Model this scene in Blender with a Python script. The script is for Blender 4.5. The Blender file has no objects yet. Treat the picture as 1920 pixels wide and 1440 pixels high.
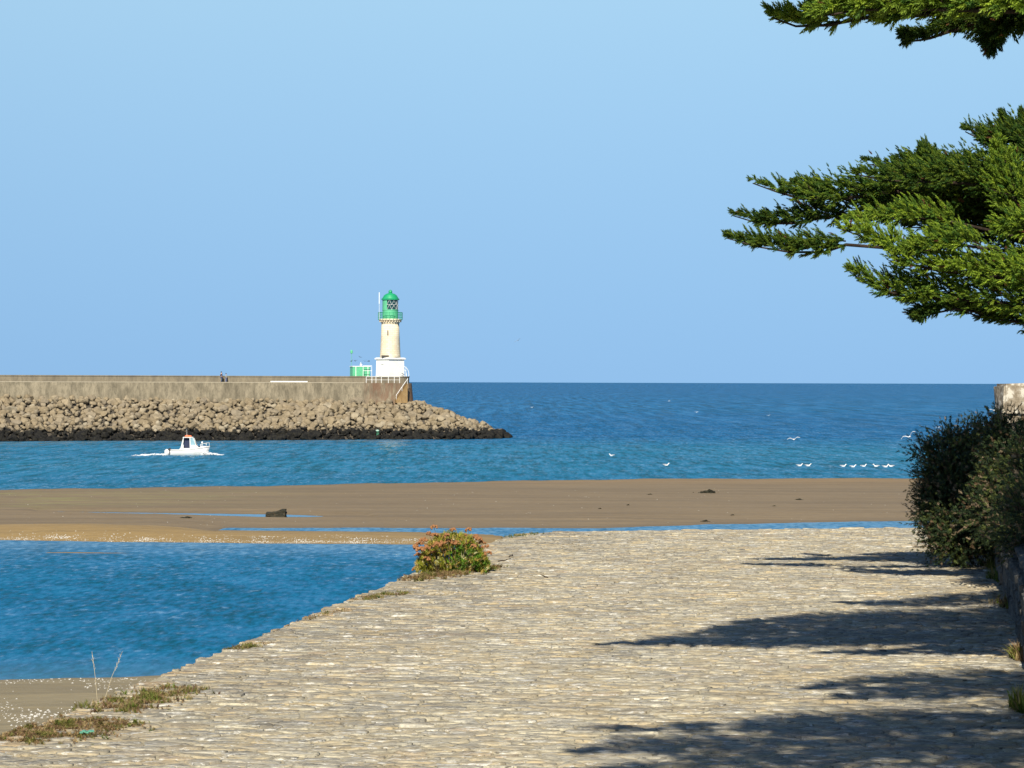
import bpy, bmesh, math, random
import numpy as np
from mathutils import Vector, Matrix, noise as mnoise

C = bpy.context.scene.collection
SC = bpy.context.scene
R = math.radians
random.seed(7)
RNG = np.random.default_rng(11)

# ------------------------------------------------------------------ camera
F = 4330.0                 # focal length in photo pixels (1920 wide)
CAMZ = 10.0                # eye height above the low water
HOR = 716.6
cam = bpy.data.cameras.new('camera')
cam.sensor_width = 36.0
cam.lens = 36.0 * F / 1920.0
cam.clip_start = 0.5
cam.clip_end = 120000.0
camo = bpy.data.objects.new('camera', cam)
C.objects.link(camo)
camo.matrix_world = (Matrix.Translation((0, 0, CAMZ)) @ Matrix.Rotation(math.pi / 2 - 3.4 / F, 4, 'X')
                     @ Matrix.Rotation(0.003, 4, 'Z'))
SC.camera = camo

# ------------------------------------------------------------------ sky and sun
SUN_EL, SUN_AZ = 38.0, 8.0      # the sun stands behind the viewer, a little to the left
world = bpy.data.worlds.new('World')
SC.world = world
world.use_nodes = True
wn = world.node_tree
bg = wn.nodes['Background']
sky = wn.nodes.new('ShaderNodeTexSky')
sky.sky_type = 'NISHITA'
sky.sun_disc = False
sky.sun_elevation = R(SUN_EL)
sky.sun_rotation = R(180 + SUN_AZ)
sky.air_density, sky.dust_density, sky.ozone_density, sky.altitude = 1.0, 0.2, 7.0, 0.0
tc = wn.nodes.new('ShaderNodeTexCoord')
sep = wn.nodes.new('ShaderNodeSeparateXYZ')
ramp = wn.nodes.new('ShaderNodeValToRGB')
comb = wn.nodes.new('ShaderNodeCombineXYZ')
nrm = wn.nodes.new('ShaderNodeVectorMath'); nrm.operation = 'NORMALIZE'
wn.links.new(tc.outputs['Generated'], sep.inputs[0])
wn.links.new(sep.outputs[2], ramp.inputs[0])
wn.links.new(sep.outputs[0], comb.inputs[0])
wn.links.new(sep.outputs[1], comb.inputs[1])
wn.links.new(ramp.outputs[0], comb.inputs[2])
wn.links.new(comb.outputs[0], nrm.inputs[0])
wn.links.new(nrm.outputs[0], sky.inputs[0])
wn.links.new(sky.outputs[0], bg.inputs[0])
cr = ramp.color_ramp
cr.interpolation = 'LINEAR'
for i, (p, v) in enumerate(((0.0, 0.138), (0.165, 0.090), (0.28, 0.28), (1.0, 1.0))):
    e = cr.elements[i] if i < 2 else cr.elements.new(p)
    e.position = p
    e.color = (v, v, v, 1)
bg.inputs[1].default_value = 0.067

sun = bpy.data.lights.new('sun', 'SUN')
sun.energy = 5.0
sun.angle = R(0.53)
sun.color = (1.0, 0.93, 0.79)
suno = bpy.data.objects.new('sun', sun)
C.objects.link(suno)
SDIR = Vector((-math.sin(R(SUN_AZ)) * math.cos(R(SUN_EL)), -math.cos(R(SUN_AZ)) * math.cos(R(SUN_EL)), math.sin(R(SUN_EL))))
suno.rotation_euler = SDIR.to_track_quat('Z', 'Y').to_euler()
suno.location = (0, -30, 60)

vs = SC.view_settings
vs.view_transform = 'Standard'
vs.look = 'None'
vs.exposure = 0.6
vs.gamma = 1.0
vs.use_curve_mapping = False


# ------------------------------------------------------------------ helpers
def pt(px, py, d):
    """world point that the photograph shows at pixel (px, py), at depth d"""
    return Vector(((px - 960) * d / F, d, CAMZ - (py - HOR - 0.003 * (px - 960)) * d / F))


def gd(px, py, z=0.0):
    """depth of the level z seen at a pixel"""
    return F * (CAMZ - z) / (py - HOR - 0.003 * (px - 960))


def tag(o, label=None, cat=None, group=None, kind=None):
    if label: o['label'] = label
    if cat: o['category'] = cat
    if group: o['group'] = group
    if kind: o['kind'] = kind
    return o


def empty(name, loc, rz=0.0, label=None, cat=None, group=None):
    o = bpy.data.objects.new(name, None)
    o.empty_display_size = 0.2
    C.objects.link(o)
    o.location = loc
    o.rotation_euler = (0, 0, rz)
    return tag(o, label, cat, group)


def link(name, me, mats, parent=None, smooth=False):
    o = bpy.data.objects.new(name, me)
    C.objects.link(o)
    if mats is not None:
        for m in (mats if isinstance(mats, (list, tuple)) else [mats]):
            me.materials.append(m)
    if parent is not None:
        o.parent = parent
    if smooth:
        me.polygons.foreach_set('use_smooth', np.ones(len(me.polygons), bool))
    return o


def np_mesh(name, V, Fc, tint=None):
    """V (n,3), Fc (m,k) all faces with k corners; tint (n,3) per vertex"""
    V = np.asarray(V, np.float32); Fc = np.asarray(Fc, np.int32)
    me = bpy.data.meshes.new(name)
    m, k = Fc.shape
    me.vertices.add(len(V)); me.vertices.foreach_set('co', V.ravel())
    me.loops.add(m * k); me.loops.foreach_set('vertex_index', Fc.ravel())
    me.polygons.add(m)
    me.polygons.foreach_set('loop_start', np.arange(0, m * k, k, dtype=np.int32))
    me.update(calc_edges=True)
    me.validate()
    if tint is not None:
        set_tint(me, tint)
    return me


def set_tint(me, tint):
    a = me.attributes.new('tint', 'FLOAT_COLOR', 'POINT')
    t = np.ones((len(me.vertices), 4), np.float32)
    t[:, :3] = tint
    a.data.foreach_set('color', t.ravel())


def bm_obj(name, bm, mats, parent=None, smooth=False):
    bmesh.ops.recalc_face_normals(bm, faces=bm.faces)
    me = bpy.data.meshes.new(name)
    bm.to_mesh(me); bm.free()
    return link(name, me, mats, parent, smooth)


def add_box(bm, c, s, rz=0.0, M=None):
    mat = Matrix.Translation(c) @ Matrix.Rotation(rz, 4, 'Z') @ Matrix.Diagonal((*s, 1))
    if M is not None: mat = M @ mat
    return bmesh.ops.create_cube(bm, size=1.0, matrix=mat)


def add_tube(bm, pts, rad, n=8, cap=True):
    pts = [Vector(p) for p in pts]
    if not isinstance(rad, (list, tuple)): rad = [rad] * len(pts)
    rings = []
    side = None
    for i, p in enumerate(pts):
        t = (pts[min(i + 1, len(pts) - 1)] - pts[max(i - 1, 0)]).normalized()
        if side is None:
            side = t.cross(Vector((0, 0, 1)))
            if side.length < 0.05: side = t.cross(Vector((0, 1, 0)))
        side = (side - t * side.dot(t)).normalized()
        up = t.cross(side)
        rings.append([bm.verts.new(p + (side * math.cos(a) + up * math.sin(a)) * rad[i])
                      for a in (2 * math.pi * k / n for k in range(n))])
    for a, b in zip(rings, rings[1:]):
        for k in range(n):
            bm.faces.new((a[k], a[(k + 1) % n], b[(k + 1) % n], b[k]))
    if cap:
        bm.faces.new(rings[0][::-1]); bm.faces.new(rings[-1])


def add_lathe(bm, prof, n=32, c=(0, 0, 0), a0=0.0):
    rings = []
    for r, z in prof:
        rings.append([bm.verts.new((c[0] + r * math.cos(a0 + 2 * math.pi * k / n), c[1] + r * math.sin(a0 + 2 * math.pi * k / n), c[2] + z))
                      for k in range(n)])
    for a, b in zip(rings, rings[1:]):
        for k in range(n):
            bm.faces.new((a[k], a[(k + 1) % n], b[(k + 1) % n], b[k]))
    bm.faces.new(rings[0][::-1]); bm.faces.new(rings[-1])


def add_prism(bm, poly, z0, z1):
    a = [bm.verts.new((x, y, z0)) for x, y in poly]
    b = [bm.verts.new((x, y, z1)) for x, y in poly]
    n = len(poly)
    for k in range(n):
        bm.faces.new((a[k], a[(k + 1) % n], b[(k + 1) % n], b[k]))
    bm.faces.new(a[::-1]); bm.faces.new(b)


# ---- materials
class NT:
    def __init__(s, name, tone=0.66):
        s.tone = tone                 # overall lightness of the surface
        s.m = bpy.data.materials.new(name); s.m.use_nodes = True
        s.t = s.m.node_tree; s.b = s.t.nodes['Principled BSDF']; s.out = s.t.nodes['Material Output']
        s.pos = None
    def n(s, typ, **kw):
        x = s.t.nodes.new(typ)
        for k, v in kw.items(): setattr(x, k, v)
        return x
    def l(s, a, b): s.t.links.new(a, b)
    def P(s):
        if s.pos is None: s.pos = s.n('ShaderNodeNewGeometry').outputs['Position']
        return s.pos
    def noise(s, scale, detail=4, rough=0.55, stretch=(1, 1, 1), vec=None, off=0.0, dist=0.0):
        mp = s.n('ShaderNodeMapping'); mp.inputs['Scale'].default_value = stretch
        mp.inputs['Location'].default_value = (off, off * 1.7, off * 0.6)
        s.l(vec if vec is not None else s.P(), mp.inputs[0])
        x = s.n('ShaderNodeTexNoise'); x.inputs['Scale'].default_value = scale
        x.inputs['Detail'].default_value = detail; x.inputs['Roughness'].default_value = rough
        x.inputs['Distortion'].default_value = dist
        s.l(mp.outputs[0], x.inputs['Vector'])
        return x.outputs['Fac']
    def ramp(s, fac, stops, interp='LINEAR'):
        x = s.n('ShaderNodeValToRGB'); r = x.color_ramp; r.interpolation = interp
        for i, (p, c) in enumerate(stops):
            e = r.elements[i] if i < 2 else r.elements.new(p)
            e.position = p
            e.color = (*c, 1) if isinstance(c, tuple) else (c, c, c, 1)
        s.l(fac, x.inputs[0]); return x.outputs[0]
    def mix(s, fac, a, b, mode='MIX'):
        x = s.n('ShaderNodeMix', data_type='RGBA', blend_type=mode)
        for v, i in ((fac, 0), (a, 6), (b, 7)):
            if hasattr(v, 'is_linked'): s.l(v, x.inputs[i])
            elif isinstance(v, tuple): x.inputs[i].default_value = (*v, 1)
            else: x.inputs[i].default_value = v
        return x.outputs[2]
    def math(s, op, a, b=0.0, clamp=False):
        x = s.n('ShaderNodeMath', operation=op, use_clamp=clamp)
        for v, i in ((a, 0), (b, 1)):
            if hasattr(v, 'is_linked'): s.l(v, x.inputs[i])
            else: x.inputs[i].default_value = v
        return x.outputs[0]
    def attr(s, name='tint'):
        return s.n('ShaderNodeAttribute', attribute_name=name).outputs['Color']
    def z(s):
        q = s.n('ShaderNodeSeparateXYZ'); s.l(s.P(), q.inputs[0]); return q.outputs[2]
    def base(s, c):
        if s.tone != 1.0: c = s.mix(1.0, c, (s.tone,) * 3, 'MULTIPLY')
        if hasattr(c, 'is_linked'): s.l(c, s.b.inputs['Base Color'])
        else: s.b.inputs['Base Color'].default_value = (*c, 1)
    def rough(s, v): s.b.inputs['Roughness'].default_value = v
    def spec(s, v): s.b.inputs['Specular IOR Level'].default_value = v
    def bump(s, h, strength=0.5, dist=0.02):
        x = s.n('ShaderNodeBump'); x.inputs['Strength'].default_value = strength; x.inputs['Distance'].default_value = dist
        s.l(h, x.inputs['Height']); s.l(x.outputs[0], s.b.inputs['Normal']); return x


def paint(name, col, rough=0.45, dirt=0.12, scale=3.0, metal=0.0):
    m = NT(name, 1.0)
    n = m.noise(scale, 5, 0.6)
    c = m.mix(m.ramp(n, ((0.42, 0.0), (0.75, 1.0))), col, tuple(x * (1 - dirt * 2.2) for x in col))
    m.base(c); m.rough(rough); m.b.inputs['Metallic'].default_value = metal
    return m.m


def leaf_mat(name, trans=0.35, tone=1.0):
    m = NT(name, 1.0)
    c = m.mix(1.0, m.attr(), (tone,) * 3, 'MULTIPLY')
    m.base(c); m.rough(0.6); m.spec(0.25)
    tr = m.n('ShaderNodeBsdfTranslucent')
    m.l(m.mix(1.0, c, (1.0, 1.05, 0.5), 'MULTIPLY'), tr.inputs[0])
    mx = m.n('ShaderNodeMixShader'); mx.inputs[0].default_value = trans
    m.l(m.b.outputs[0], mx.inputs[1]); m.l(tr.outputs[0], mx.inputs[2]); m.l(mx.outputs[0], m.out.inputs[0])
    return m.m


# paving stone
def make_stone_mat():
    m = NT('pale_limestone')
    t = m.mix(0.45, m.attr(), (0.57, 0.535, 0.435))
    n1 = m.noise(9, 5, 0.8, (0.75, 1, 1), dist=.8)
    n2 = m.noise(17, 4, 0.75, (0.55, 1, 1), off=3, dist=.4)
    n3 = m.noise(0.55, 4, 0.6, off=9)
    n4 = m.noise(2.6, 6, 0.72, (0.5, 1.2, 1), off=21)
    c = m.mix(m.ramp(n1, ((0.40, 0.0), (0.60, 1.0))), m.mix(1.0, t, (0.72, 0.71, 0.71), 'MULTIPLY'), m.mix(1.0, t, (1.36, 1.34, 1.26), 'MULTIPLY'))
    c = m.mix(m.ramp(n4, ((0.48, 0.0), (0.60, 0.75))), c, (0.64, 0.50, 0.28))
    c = m.mix(m.ramp(m.noise(3.4, 6, 0.78, (0.4, 1.2, 1), off=33), ((0.50, 0.0), (0.62, 0.75))), c, (0.34, 0.325, 0.285))
    c = m.mix(m.ramp(n3, ((0.42, 0.0), (0.68, 0.3))), c, (0.42, 0.365, 0.27))
    c = m.mix(m.ramp(n2, ((0.35, 0.95), (0.43, 0.0))), c, (0.15, 0.135, 0.11))
    c = m.mix(m.ramp(m.noise(11, 5, 0.8, (0.45, 1, 1), off=14), ((0.555, 0.0), (0.62, 0.95))), c, (0.80, 0.77, 0.68))
    w_ = m.noise(0.9, 5, 0.65, (0.7, 1.1, 1), off=61)
    c = m.mix(m.ramp(w_, ((0.46, 0.0), (0.64, .7))), c, m.mix(1.0, c, (0.64, 0.645, 0.68), 'MULTIPLY'))
    w2_ = m.noise(1.3, 6, 0.75, (0.6, 1.2, 1), off=71)
    c = m.mix(m.ramp(w2_, ((0.55, 0.0), (0.66, .8))), c, m.mix(m.ramp(n1, ((0.4, 0.0), (0.6, 1.0))), (0.44, 0.35, 0.21), (0.66, 0.54, 0.34)))
    m.base(c); m.rough(0.9); m.spec(0.2)
    h = m.math('ADD', m.math('MULTIPLY', n1, 1.0), m.math('MULTIPLY', n2, 0.45))
    m.bump(h, 0.6, 0.035)
    return m.m


def make_joint_mat():
    m = NT('sandy_joint_filling')
    n = m.noise(14, 5, 0.7); n2 = m.noise(70, 3, 0.7, off=4)
    c = m.ramp(n, ((0.3, (0.34, 0.29, 0.20)), (0.5, (0.56, 0.49, 0.34)), (0.7, (0.70, 0.61, 0.43))))
    c = m.mix(m.ramp(n2, ((0.3, 0.7), (0.45, 0.0))), c, (0.15, 0.13, 0.10))
    m.base(c); m.rough(0.95); m.spec(0.1); m.bump(n, 0.9, 0.02)
    return m.m


def make_wallstone_mat(name, c1, c2, dark, sc=1.0, vertical=True):
    m = NT(name)
    n1 = m.noise(1.2 * sc, 6, 0.68, (1, 1, 0.35 if vertical else 1))
    n2 = m.noise(5 * sc, 5, 0.7, (1, 1, 0.3 if vertical else 1), off=5)
    n3 = m.noise(0.35 * sc, 3, 0.5, off=13)
    c = m.ramp(n1, ((0.36, c1), (0.60, c2)))
    c = m.mix(m.ramp(n2, ((0.52, 0.0), (0.68, 0.7))), c, dark)
    c = m.mix(m.ramp(n3, ((0.45, 0.0), (0.7, 0.4))), c, tuple(x * 0.75 for x in c1))
    m.base(c); m.rough(0.92); m.spec(0.15); m.bump(m.math('ADD', n1, n2), 0.8, 0.06)
    return m


M_STONE = make_stone_mat()
M_JOINT = make_joint_mat()

# ------------------------------------------------------------------ SEA
def make_sea_mat():
    m = NT('sea_water')
    q = m.n('ShaderNodeSeparateXYZ'); m.l(m.P(), q.inputs[0])
    Y = q.outputs[1]
    w1 = m.noise(1.5, 4, 0.72, (1.7, 0.45, 1), dist=0.3)
    w2 = m.noise(0.30, 4, 0.6, (0.9, 0.5, 1), off=7)
    w3 = m.noise(0.016, 4, 0.6, (0.30, 1.0, 1), off=17)
    w5 = m.noise(1.0, 3, 0.7, (0.9, 0.09, 1), off=27)
    w6 = m.noise(1.0, 3, 0.7, (0.30, 0.012, 1), off=37)
    # body colour: teal over the shallow flats, deep blue further out
    deep = (0.001, 0.108, 0.275)
    shallow = (0.014, 0.165, 0.290)
    near = (0.010, 0.148, 0.300)
    far = m.ramp(m.math('DIVIDE', Y, 3000.0), ((0.0, near), (0.055, near), (0.08, shallow), (0.115, shallow), (0.145, deep), (0.3, (0.002, 0.118, 0.285)), (0.8, (0.003, 0.112, 0.285))))
    fz = m.ramp(m.math('DIVIDE', Y, 1000.0), ((0.12, 0.0), (0.28, 1.0)))
    fz2 = m.ramp(m.math('DIVIDE', Y, 2000.0), ((0.16, 0.0), (0.4, 1.0)))
    mot0 = m.math('ADD', m.math('MULTIPLY', w1, 0.62), m.math('MULTIPLY', w2, 0.38))
    mot1 = m.mix(fz, mot0, m.math('ADD', m.math('MULTIPLY', w5, 0.75), m.math('MULTIPLY', w2, 0.25)))
    mot = m.mix(fz2, mot1, m.math('ADD', m.math('MULTIPLY', w6, 0.75), m.math('MULTIPLY', w5, 0.25)))
    c = m.mix(m.ramp(mot, ((0.38, 0.9), (0.52, 0.0))), far, m.mix(1.0, far, (0.6, 0.50, 0.36), 'MULTIPLY'))
    c = m.mix(m.ramp(mot, ((0.51, 0.0), (0.66, 0.75))), c, m.mix(0.5, far, (0.09, 0.34, 0.62)))
    rim = m.ramp(m.math('DIVIDE', m.math('ADD', Y, m.math('MULTIPLY', w2, 3.0)), 200.0), ((0.395, 1.0), (0.43, 0.0), (0.66, 0.0), (0.715, .8), (0.74, 0.0)))
    c = m.mix(m.math('MULTIPLY', rim, 0.45), c, (0.10, 0.21, 0.30))
    c = m.mix(m.ramp(w3, ((0.38, 0.0), (0.68, 0.5))), c, m.mix(1.0, c, (1.4, 1.28, 1.12), 'MULTIPLY'))
    m.base(c); m.rough(0.14); m.b.inputs['IOR'].default_value = 1.33; m.spec(0.17)
    # wave slopes as a tilted normal, so that they do not fade out with distance
    def slope(scale, stretch, amp, off):
        mp = m.n('ShaderNodeMapping'); mp.inputs['Scale'].default_value = stretch; mp.inputs['Location'].default_value = (off, off, off)
        m.l(m.P(), mp.inputs[0])
        t = m.n('ShaderNodeTexNoise'); t.inputs['Scale'].default_value = scale; t.inputs['Detail'].default_value = 3; t.inputs['Roughness'].default_value = .6
        m.l(mp.outputs[0], t.inputs['Vector'])
        a = m.n('ShaderNodeVectorMath', operation='SUBTRACT'); m.l(t.outputs['Color'], a.inputs[0]); a.inputs[1].default_value = (.5, .5, .5)
        b = m.n('ShaderNodeVectorMath', operation='MULTIPLY'); m.l(a.outputs[0], b.inputs[0]); b.inputs[1].default_value = (amp, amp, 0)
        return b.outputs[0]
    s1 = slope(1.6, (1.4, .6, 1), .62, 3.0); s2 = slope(.25, (.9, .6, 1), .25, 9.0)
    ad = m.n('ShaderNodeVectorMath', operation='ADD'); m.l(s1, ad.inputs[0]); m.l(s2, ad.inputs[1])
    ad1 = m.n('ShaderNodeVectorMath', operation='ADD'); m.l(ad.outputs[0], ad1.inputs[0]); ad1.inputs[1].default_value = (0, -0.17, 0)
    # the water between the sandbanks lies sheltered and is almost smooth
    calm = m.ramp(m.math('DIVIDE', Y, 300.0), ((0.40, 1.0), (0.465, 0.45), (0.49, 0.40), (0.56, 0.30), (0.575, 0.12), (0.62, 0.10), (0.66, 1.0)))
    sc_ = m.n('ShaderNodeVectorMath', operation='SCALE'); m.l(ad1.outputs[0], sc_.inputs[0]); m.l(calm, sc_.inputs['Scale'])
    ad2 = m.n('ShaderNodeVectorMath', operation='ADD'); m.l(sc_.outputs[0], ad2.inputs[0]); ad2.inputs[1].default_value = (0, 0, 1)
    nz = m.n('ShaderNodeVectorMath', operation='NORMALIZE'); m.l(ad2.outputs[0], nz.inputs[0])
    m.l(nz.outputs[0], m.b.inputs['Normal'])
    return m.m


ys = np.concatenate([[-600, -100, 0], np.geomspace(40, 100000, 60)])
xs = np.concatenate([-np.geomspace(60000, 20, 24), [0], np.geomspace(20, 60000, 24)])
VX, VY = np.meshgrid(xs, ys)
V = np.stack([VX.ravel(), VY.ravel(), np.zeros(VX.size)], 1)
nx, ny = len(xs), len(ys)
idx = np.arange(nx * ny).reshape(ny, nx)
Fq = np.stack([idx[:-1, :-1].ravel(), idx[:-1, 1:].ravel(), idx[1:, 1:].ravel(), idx[1:, :-1].ravel()], 1)
sea = link('sea', np_mesh('sea', V, Fq), make_sea_mat())
tag(sea, 'blue sea and calm tidal channel out to the horizon', kind='structure')

# ------------------------------------------------------------------ SAND
def sstep(x): x = np.clip(x, 0, 1); return x * x * (3 - 2 * x)


def sand_fields(X, Y):
    px = 960 + X * F / np.maximum(Y, 1)
    jit = 0.8 * np.sin(px * 0.021) + 0.5 * np.sin(px * 0.047 + 1) + 0.35 * np.sin(px * .11)
    dF = np.interp(px, [-400, 0, 480, 960, 1200, 1700, 2400], [203, 212, 221, 234, 240, 244, 246]) + jit * 0.8
    dN = np.interp(px, [-400, 340, 430, 930, 1100, 1290, 1320, 1690, 2400], [146, 146, 157.6, 158.3, 158.2, 161.5, 162.8, 167.8, 176]) + jit * 0.25
    sd = np.minimum(dF - Y, Y - dN)
    zA = np.where(sd > 0, 0.20 * sstep(sd / 14) + 0.012 * np.minimum(sd, 1.0), sd * 0.06)
    # pools lying on the bank
    pc = np.interp(px, [-200, 0, 250, 450, 600], [178.5, 177.5, 175.0, 172.6, 171.3]) + jit * .1
    hw = np.interp(px, [60, 160, 330, 420, 520, 570, 612], [0.0, 0.25, 0.7, 1.3, 1.7, 1.2, 0.0])
    ins = 1 - np.abs(Y - pc) / np.maximum(hw, 0.01)
    prox = np.abs(Y - pc) - hw
    dip = np.where((px > 60) & (px < 700), sstep((4.0 - prox) / 4.0), 0.0)
    zA = np.where(zA > 0, zA * (1 - 0.92 * dip), zA)
    zA = np.where((ins > 0) & (hw > 0.05), -0.04 * np.clip(ins * 3, 0.1, 1), zA)
    # near ridge
    bf = np.interp(px, [-400, 0, 400, 780, 930], [145.5, 144.7, 142.9, 142.0, 141.7]) + jit * 0.2
    bb = np.interp(px, [-400, 330, 400, 780, 930, 1000], [164, 161, 155.2, 154.0, 151.5, 145])
    hB = np.interp(px, [-400, -150, 0, 80, 160, 240, 320, 400, 520, 640, 780, 900, 960], [0.2, .32, .44, .55, .60, .56, .44, .31, .22, .26, .15, .10, .0])
    t = (Y - bf) / np.maximum(bb - bf, 0.1)
    prof = np.where(t < 0.38, np.sin(np.clip(t / 0.38, -1, 1) * math.pi / 2), 1 - sstep((t - 0.38) / 0.62))
    zB = np.where(t < 0, t * 0.8, hB * prof - np.where(t > 1, (t - 1) * 0.3, 0))
    # a low bar just breaking the surface
    bc = 134.4 + jit * 0.1
    hwb = np.interp(px, [60, 90, 150, 205, 260], [0.0, 0.22, 0.4, 0.25, 0.0])
    zC = np.where(hwb > 0.02, 0.014 * (1 - np.abs(Y - bc) / np.maximum(hwb, 0.02)), -1)
    zC = np.maximum(zC, -1)
    # beach at the foot of the quay
    eE = np.interp(px, [-800, 0, 300, 700], [76.3, 77.1, 78.4, 79.5]) + jit * 0.12
    zE = (eE - Y) * 0.045
    z = np.maximum.reduce([zA, zB, zC, np.minimum(zE, 2.6)])
    return np.clip(z, -0.4, 3), zA, zB, zE, px


gy = np.concatenate([np.arange(10, 70, 1.5), np.arange(70, 82, 0.4), np.arange(82, 130, 4), np.arange(130, 182, 0.33), np.arange(182, 252, 0.6)])
gx = np.concatenate([np.arange(-120, -45, 4.0), np.arange(-45, 60, 0.6), np.arange(60, 125, 4.0)])
GX, GY = np.meshgrid(gx, gy)
Z, zA, zB, zE, PX = sand_fields(GX, GY)
wob = 0.02 * np.sin(GX * 1.7 + GY * 0.6) * np.sin(GY * 1.1 - GX * 0.3)
Z = Z + np.where(Z > 0.08, wob, 0)
Vs = np.stack([GX.ravel(), GY.ravel(), Z.ravel()], 1)
ny, nx = GX.shape
idx = np.arange(nx * ny).reshape(ny, nx)
Fq = np.stack([idx[:-1, :-1].ravel(), idx[:-1, 1:].ravel(), idx[1:, 1:].ravel(), idx[1:, :-1].ravel()], 1)
tint = np.zeros((Vs.shape[0], 3))
ridge = np.clip((zB - zA - 0.02) / 0.08, 0, 1).ravel()[:, None]
beach = (GY < 100).ravel()[:, None].astype(float)
farb = np.clip((GY - 218) / 16, 0, 1).ravel()[:, None]
colA = np.array([0.335, 0.248, 0.140]); colB = np.array([0.47, 0.32, 0.13]); colE = np.array([0.40, 0.325, 0.185]); colF = np.array([0.40, 0.275, 0.135])
tint = colA * (1 - farb) + colF * farb
tint = tint * (1 - ridge) + colB * ridge
tint = tint * (1 - beach) + colE * beach


def make_sand_mat():
    m = NT('wet_sand')
    t = m.attr()
    z = m.z()
    n1 = m.noise(0.25, 5, 0.6, (0.3, 1, 1)); n2 = m.noise(3.0, 5, 0.7, (0.5, 1, 1), off=3); n3 = m.noise(0.09, 3, 0.5, (0.25, 1, 1), off=8)
    c = m.mix(m.ramp(n1, ((0.35, 0.0), (0.65, 0.6))), t, m.mix(1.0, t, (0.78, 0.77, 0.77), 'MULTIPLY'))
    c = m.mix(m.ramp(n2, ((0.40, 0.35), (0.6, 0.0))), c, m.mix(1.0, t, (0.6, 0.6, 0.6), 'MULTIPLY'))
    n4 = m.noise(1.0, 4, .65, (.035, .5, 1), off=44)
    c = m.mix(m.ramp(n4, ((0.40, .7), (0.56, 0.0))), c, m.mix(1.0, c, (0.78, 0.79, 0.82), 'MULTIPLY'))
    c = m.mix(m.ramp(m.noise(1.0, 4, .65, (.05, .9, 1), off=54), ((0.52, 0.0), (0.68, .6))), c, m.mix(1.0, c, (1.22, 1.18, 1.08), 'MULTIPLY'))
    # green algae film on the far left of the bank
    q = m.n('ShaderNodeSeparateXYZ'); m.l(m.P(), q.inputs[0])
    left = m.ramp(m.math('DIVIDE', m.math('ADD', q.outputs[0], 60.0), 100.0), ((0.24, 1.0), (0.46, 0.0)))
    faru = m.ramp(m.math('DIVIDE', q.outputs[1], 300.0), ((0.585, 0.0), (0.62, 1.0), (0.685, 1.0), (0.70, 0.0)))
    alg = m.math('MULTIPLY', m.math('MULTIPLY', left, faru), m.ramp(m.noise(1.1, 6, 0.8, (0.14, 1, 1), off=31), ((0.50, 0.0), (0.60, 0.9))))
    c = m.mix(alg, c, (0.36, 0.34, 0.12))
    # dark, wet rim by the water
    wet = m.ramp(z, ((0.0, 0.6), (0.05, 0.0)))
    c = m.mix(wet, c, m.mix(1.0, t, (0.55, 0.56, 0.60), 'MULTIPLY'))
    m.base(c); m.rough(0.75); m.spec(0.25)
    m.bump(m.math('ADD', m.math('MULTIPLY', n2, 0.3), n1), 0.5, 0.12)
    return m.m


sand = link('sand', np_mesh('sand', Vs, Fq, tint), make_sand_mat(), smooth=True)
tag(sand, 'brown sandbanks and beach laid bare at low tide', kind='structure')


def sand_z(X, Y):
    z = sand_fields(np.array([X], float), np.array([Y], float))[0]
    return float(z[0])


# ------------------------------------------------------------------ QUAY
QZ = 7.0
QDIR = 0.16315                               # dX/dY of the quay edge and of the wall


def quay_edge(Y): return -4.29 + (Y - 19.35) * QDIR
def wall_line(Y): return 5.81 + 0.1833 * (Y - 26.2)


def far_edge(X):
    # far end of the quay, rounded at its left corner
    return float(np.interp(X, [-1.2, -0.35, -0.05, 0.26, 0.9, 3.7, 8.2, 14], [41.0, 43.4, 44.8, 45.7, 46.4, 47.1, 48.0, 49.0]))


M_QUAYWALL = make_wallstone_mat('quay_masonry', (0.20, 0.18, 0.14), (0.38, 0.34, 0.27), (0.09, 0.085, 0.07), 1.6).m
outline = [(quay_edge(-12) + .06, -12), (quay_edge(19.35) + .06, 19.35), (quay_edge(30) + .06, 30), (-0.56, 41.85), (-0.35, 43.4), (-0.05, 44.8), (0.26, 45.7), (0.9, 46.4), (3.7, 47.1), (8.2, 48.0), (14, 49.0), (14, -12)]
quay = empty('quay', (3, 30, 0))
tag(quay, 'sunlit quay paved with rough pale stones above the beach', kind='structure')
quay.location = (0, 0, 0)
bm = bmesh.new()
add_prism(bm, outline, -0.5, QZ - 0.004)
for f in bm.faces:
    f.material_index = 1 if f.normal.z > 0.9 else 0
bmesh.ops.recalc_face_normals(bm, faces=bm.faces)
for f in bm.faces:
    f.material_index = 1 if f.calc_center_median().z > QZ - 0.1 else 0
bm_obj('quay_body', bm, [M_QUAYWALL, M_JOINT], quay)


def clip_poly(poly, nx_, ny_, d):
    """keep the side nx*x+ny*y <= d"""
    out = []
    n = len(poly)
    for i in range(n):
        a, b = poly[i], poly[(i + 1) % n]
        da = nx_ * a[0] + ny_ * a[1] - d; db = nx_ * b[0] + ny_ * b[1] - d
        if da <= 0: out.append(a)
        if (da < 0) != (db < 0) and da != db:
            t = da / (da - db); out.append((a[0] + (b[0] - a[0]) * t, a[1] + (b[1] - a[1]) * t))
    return out


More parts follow.
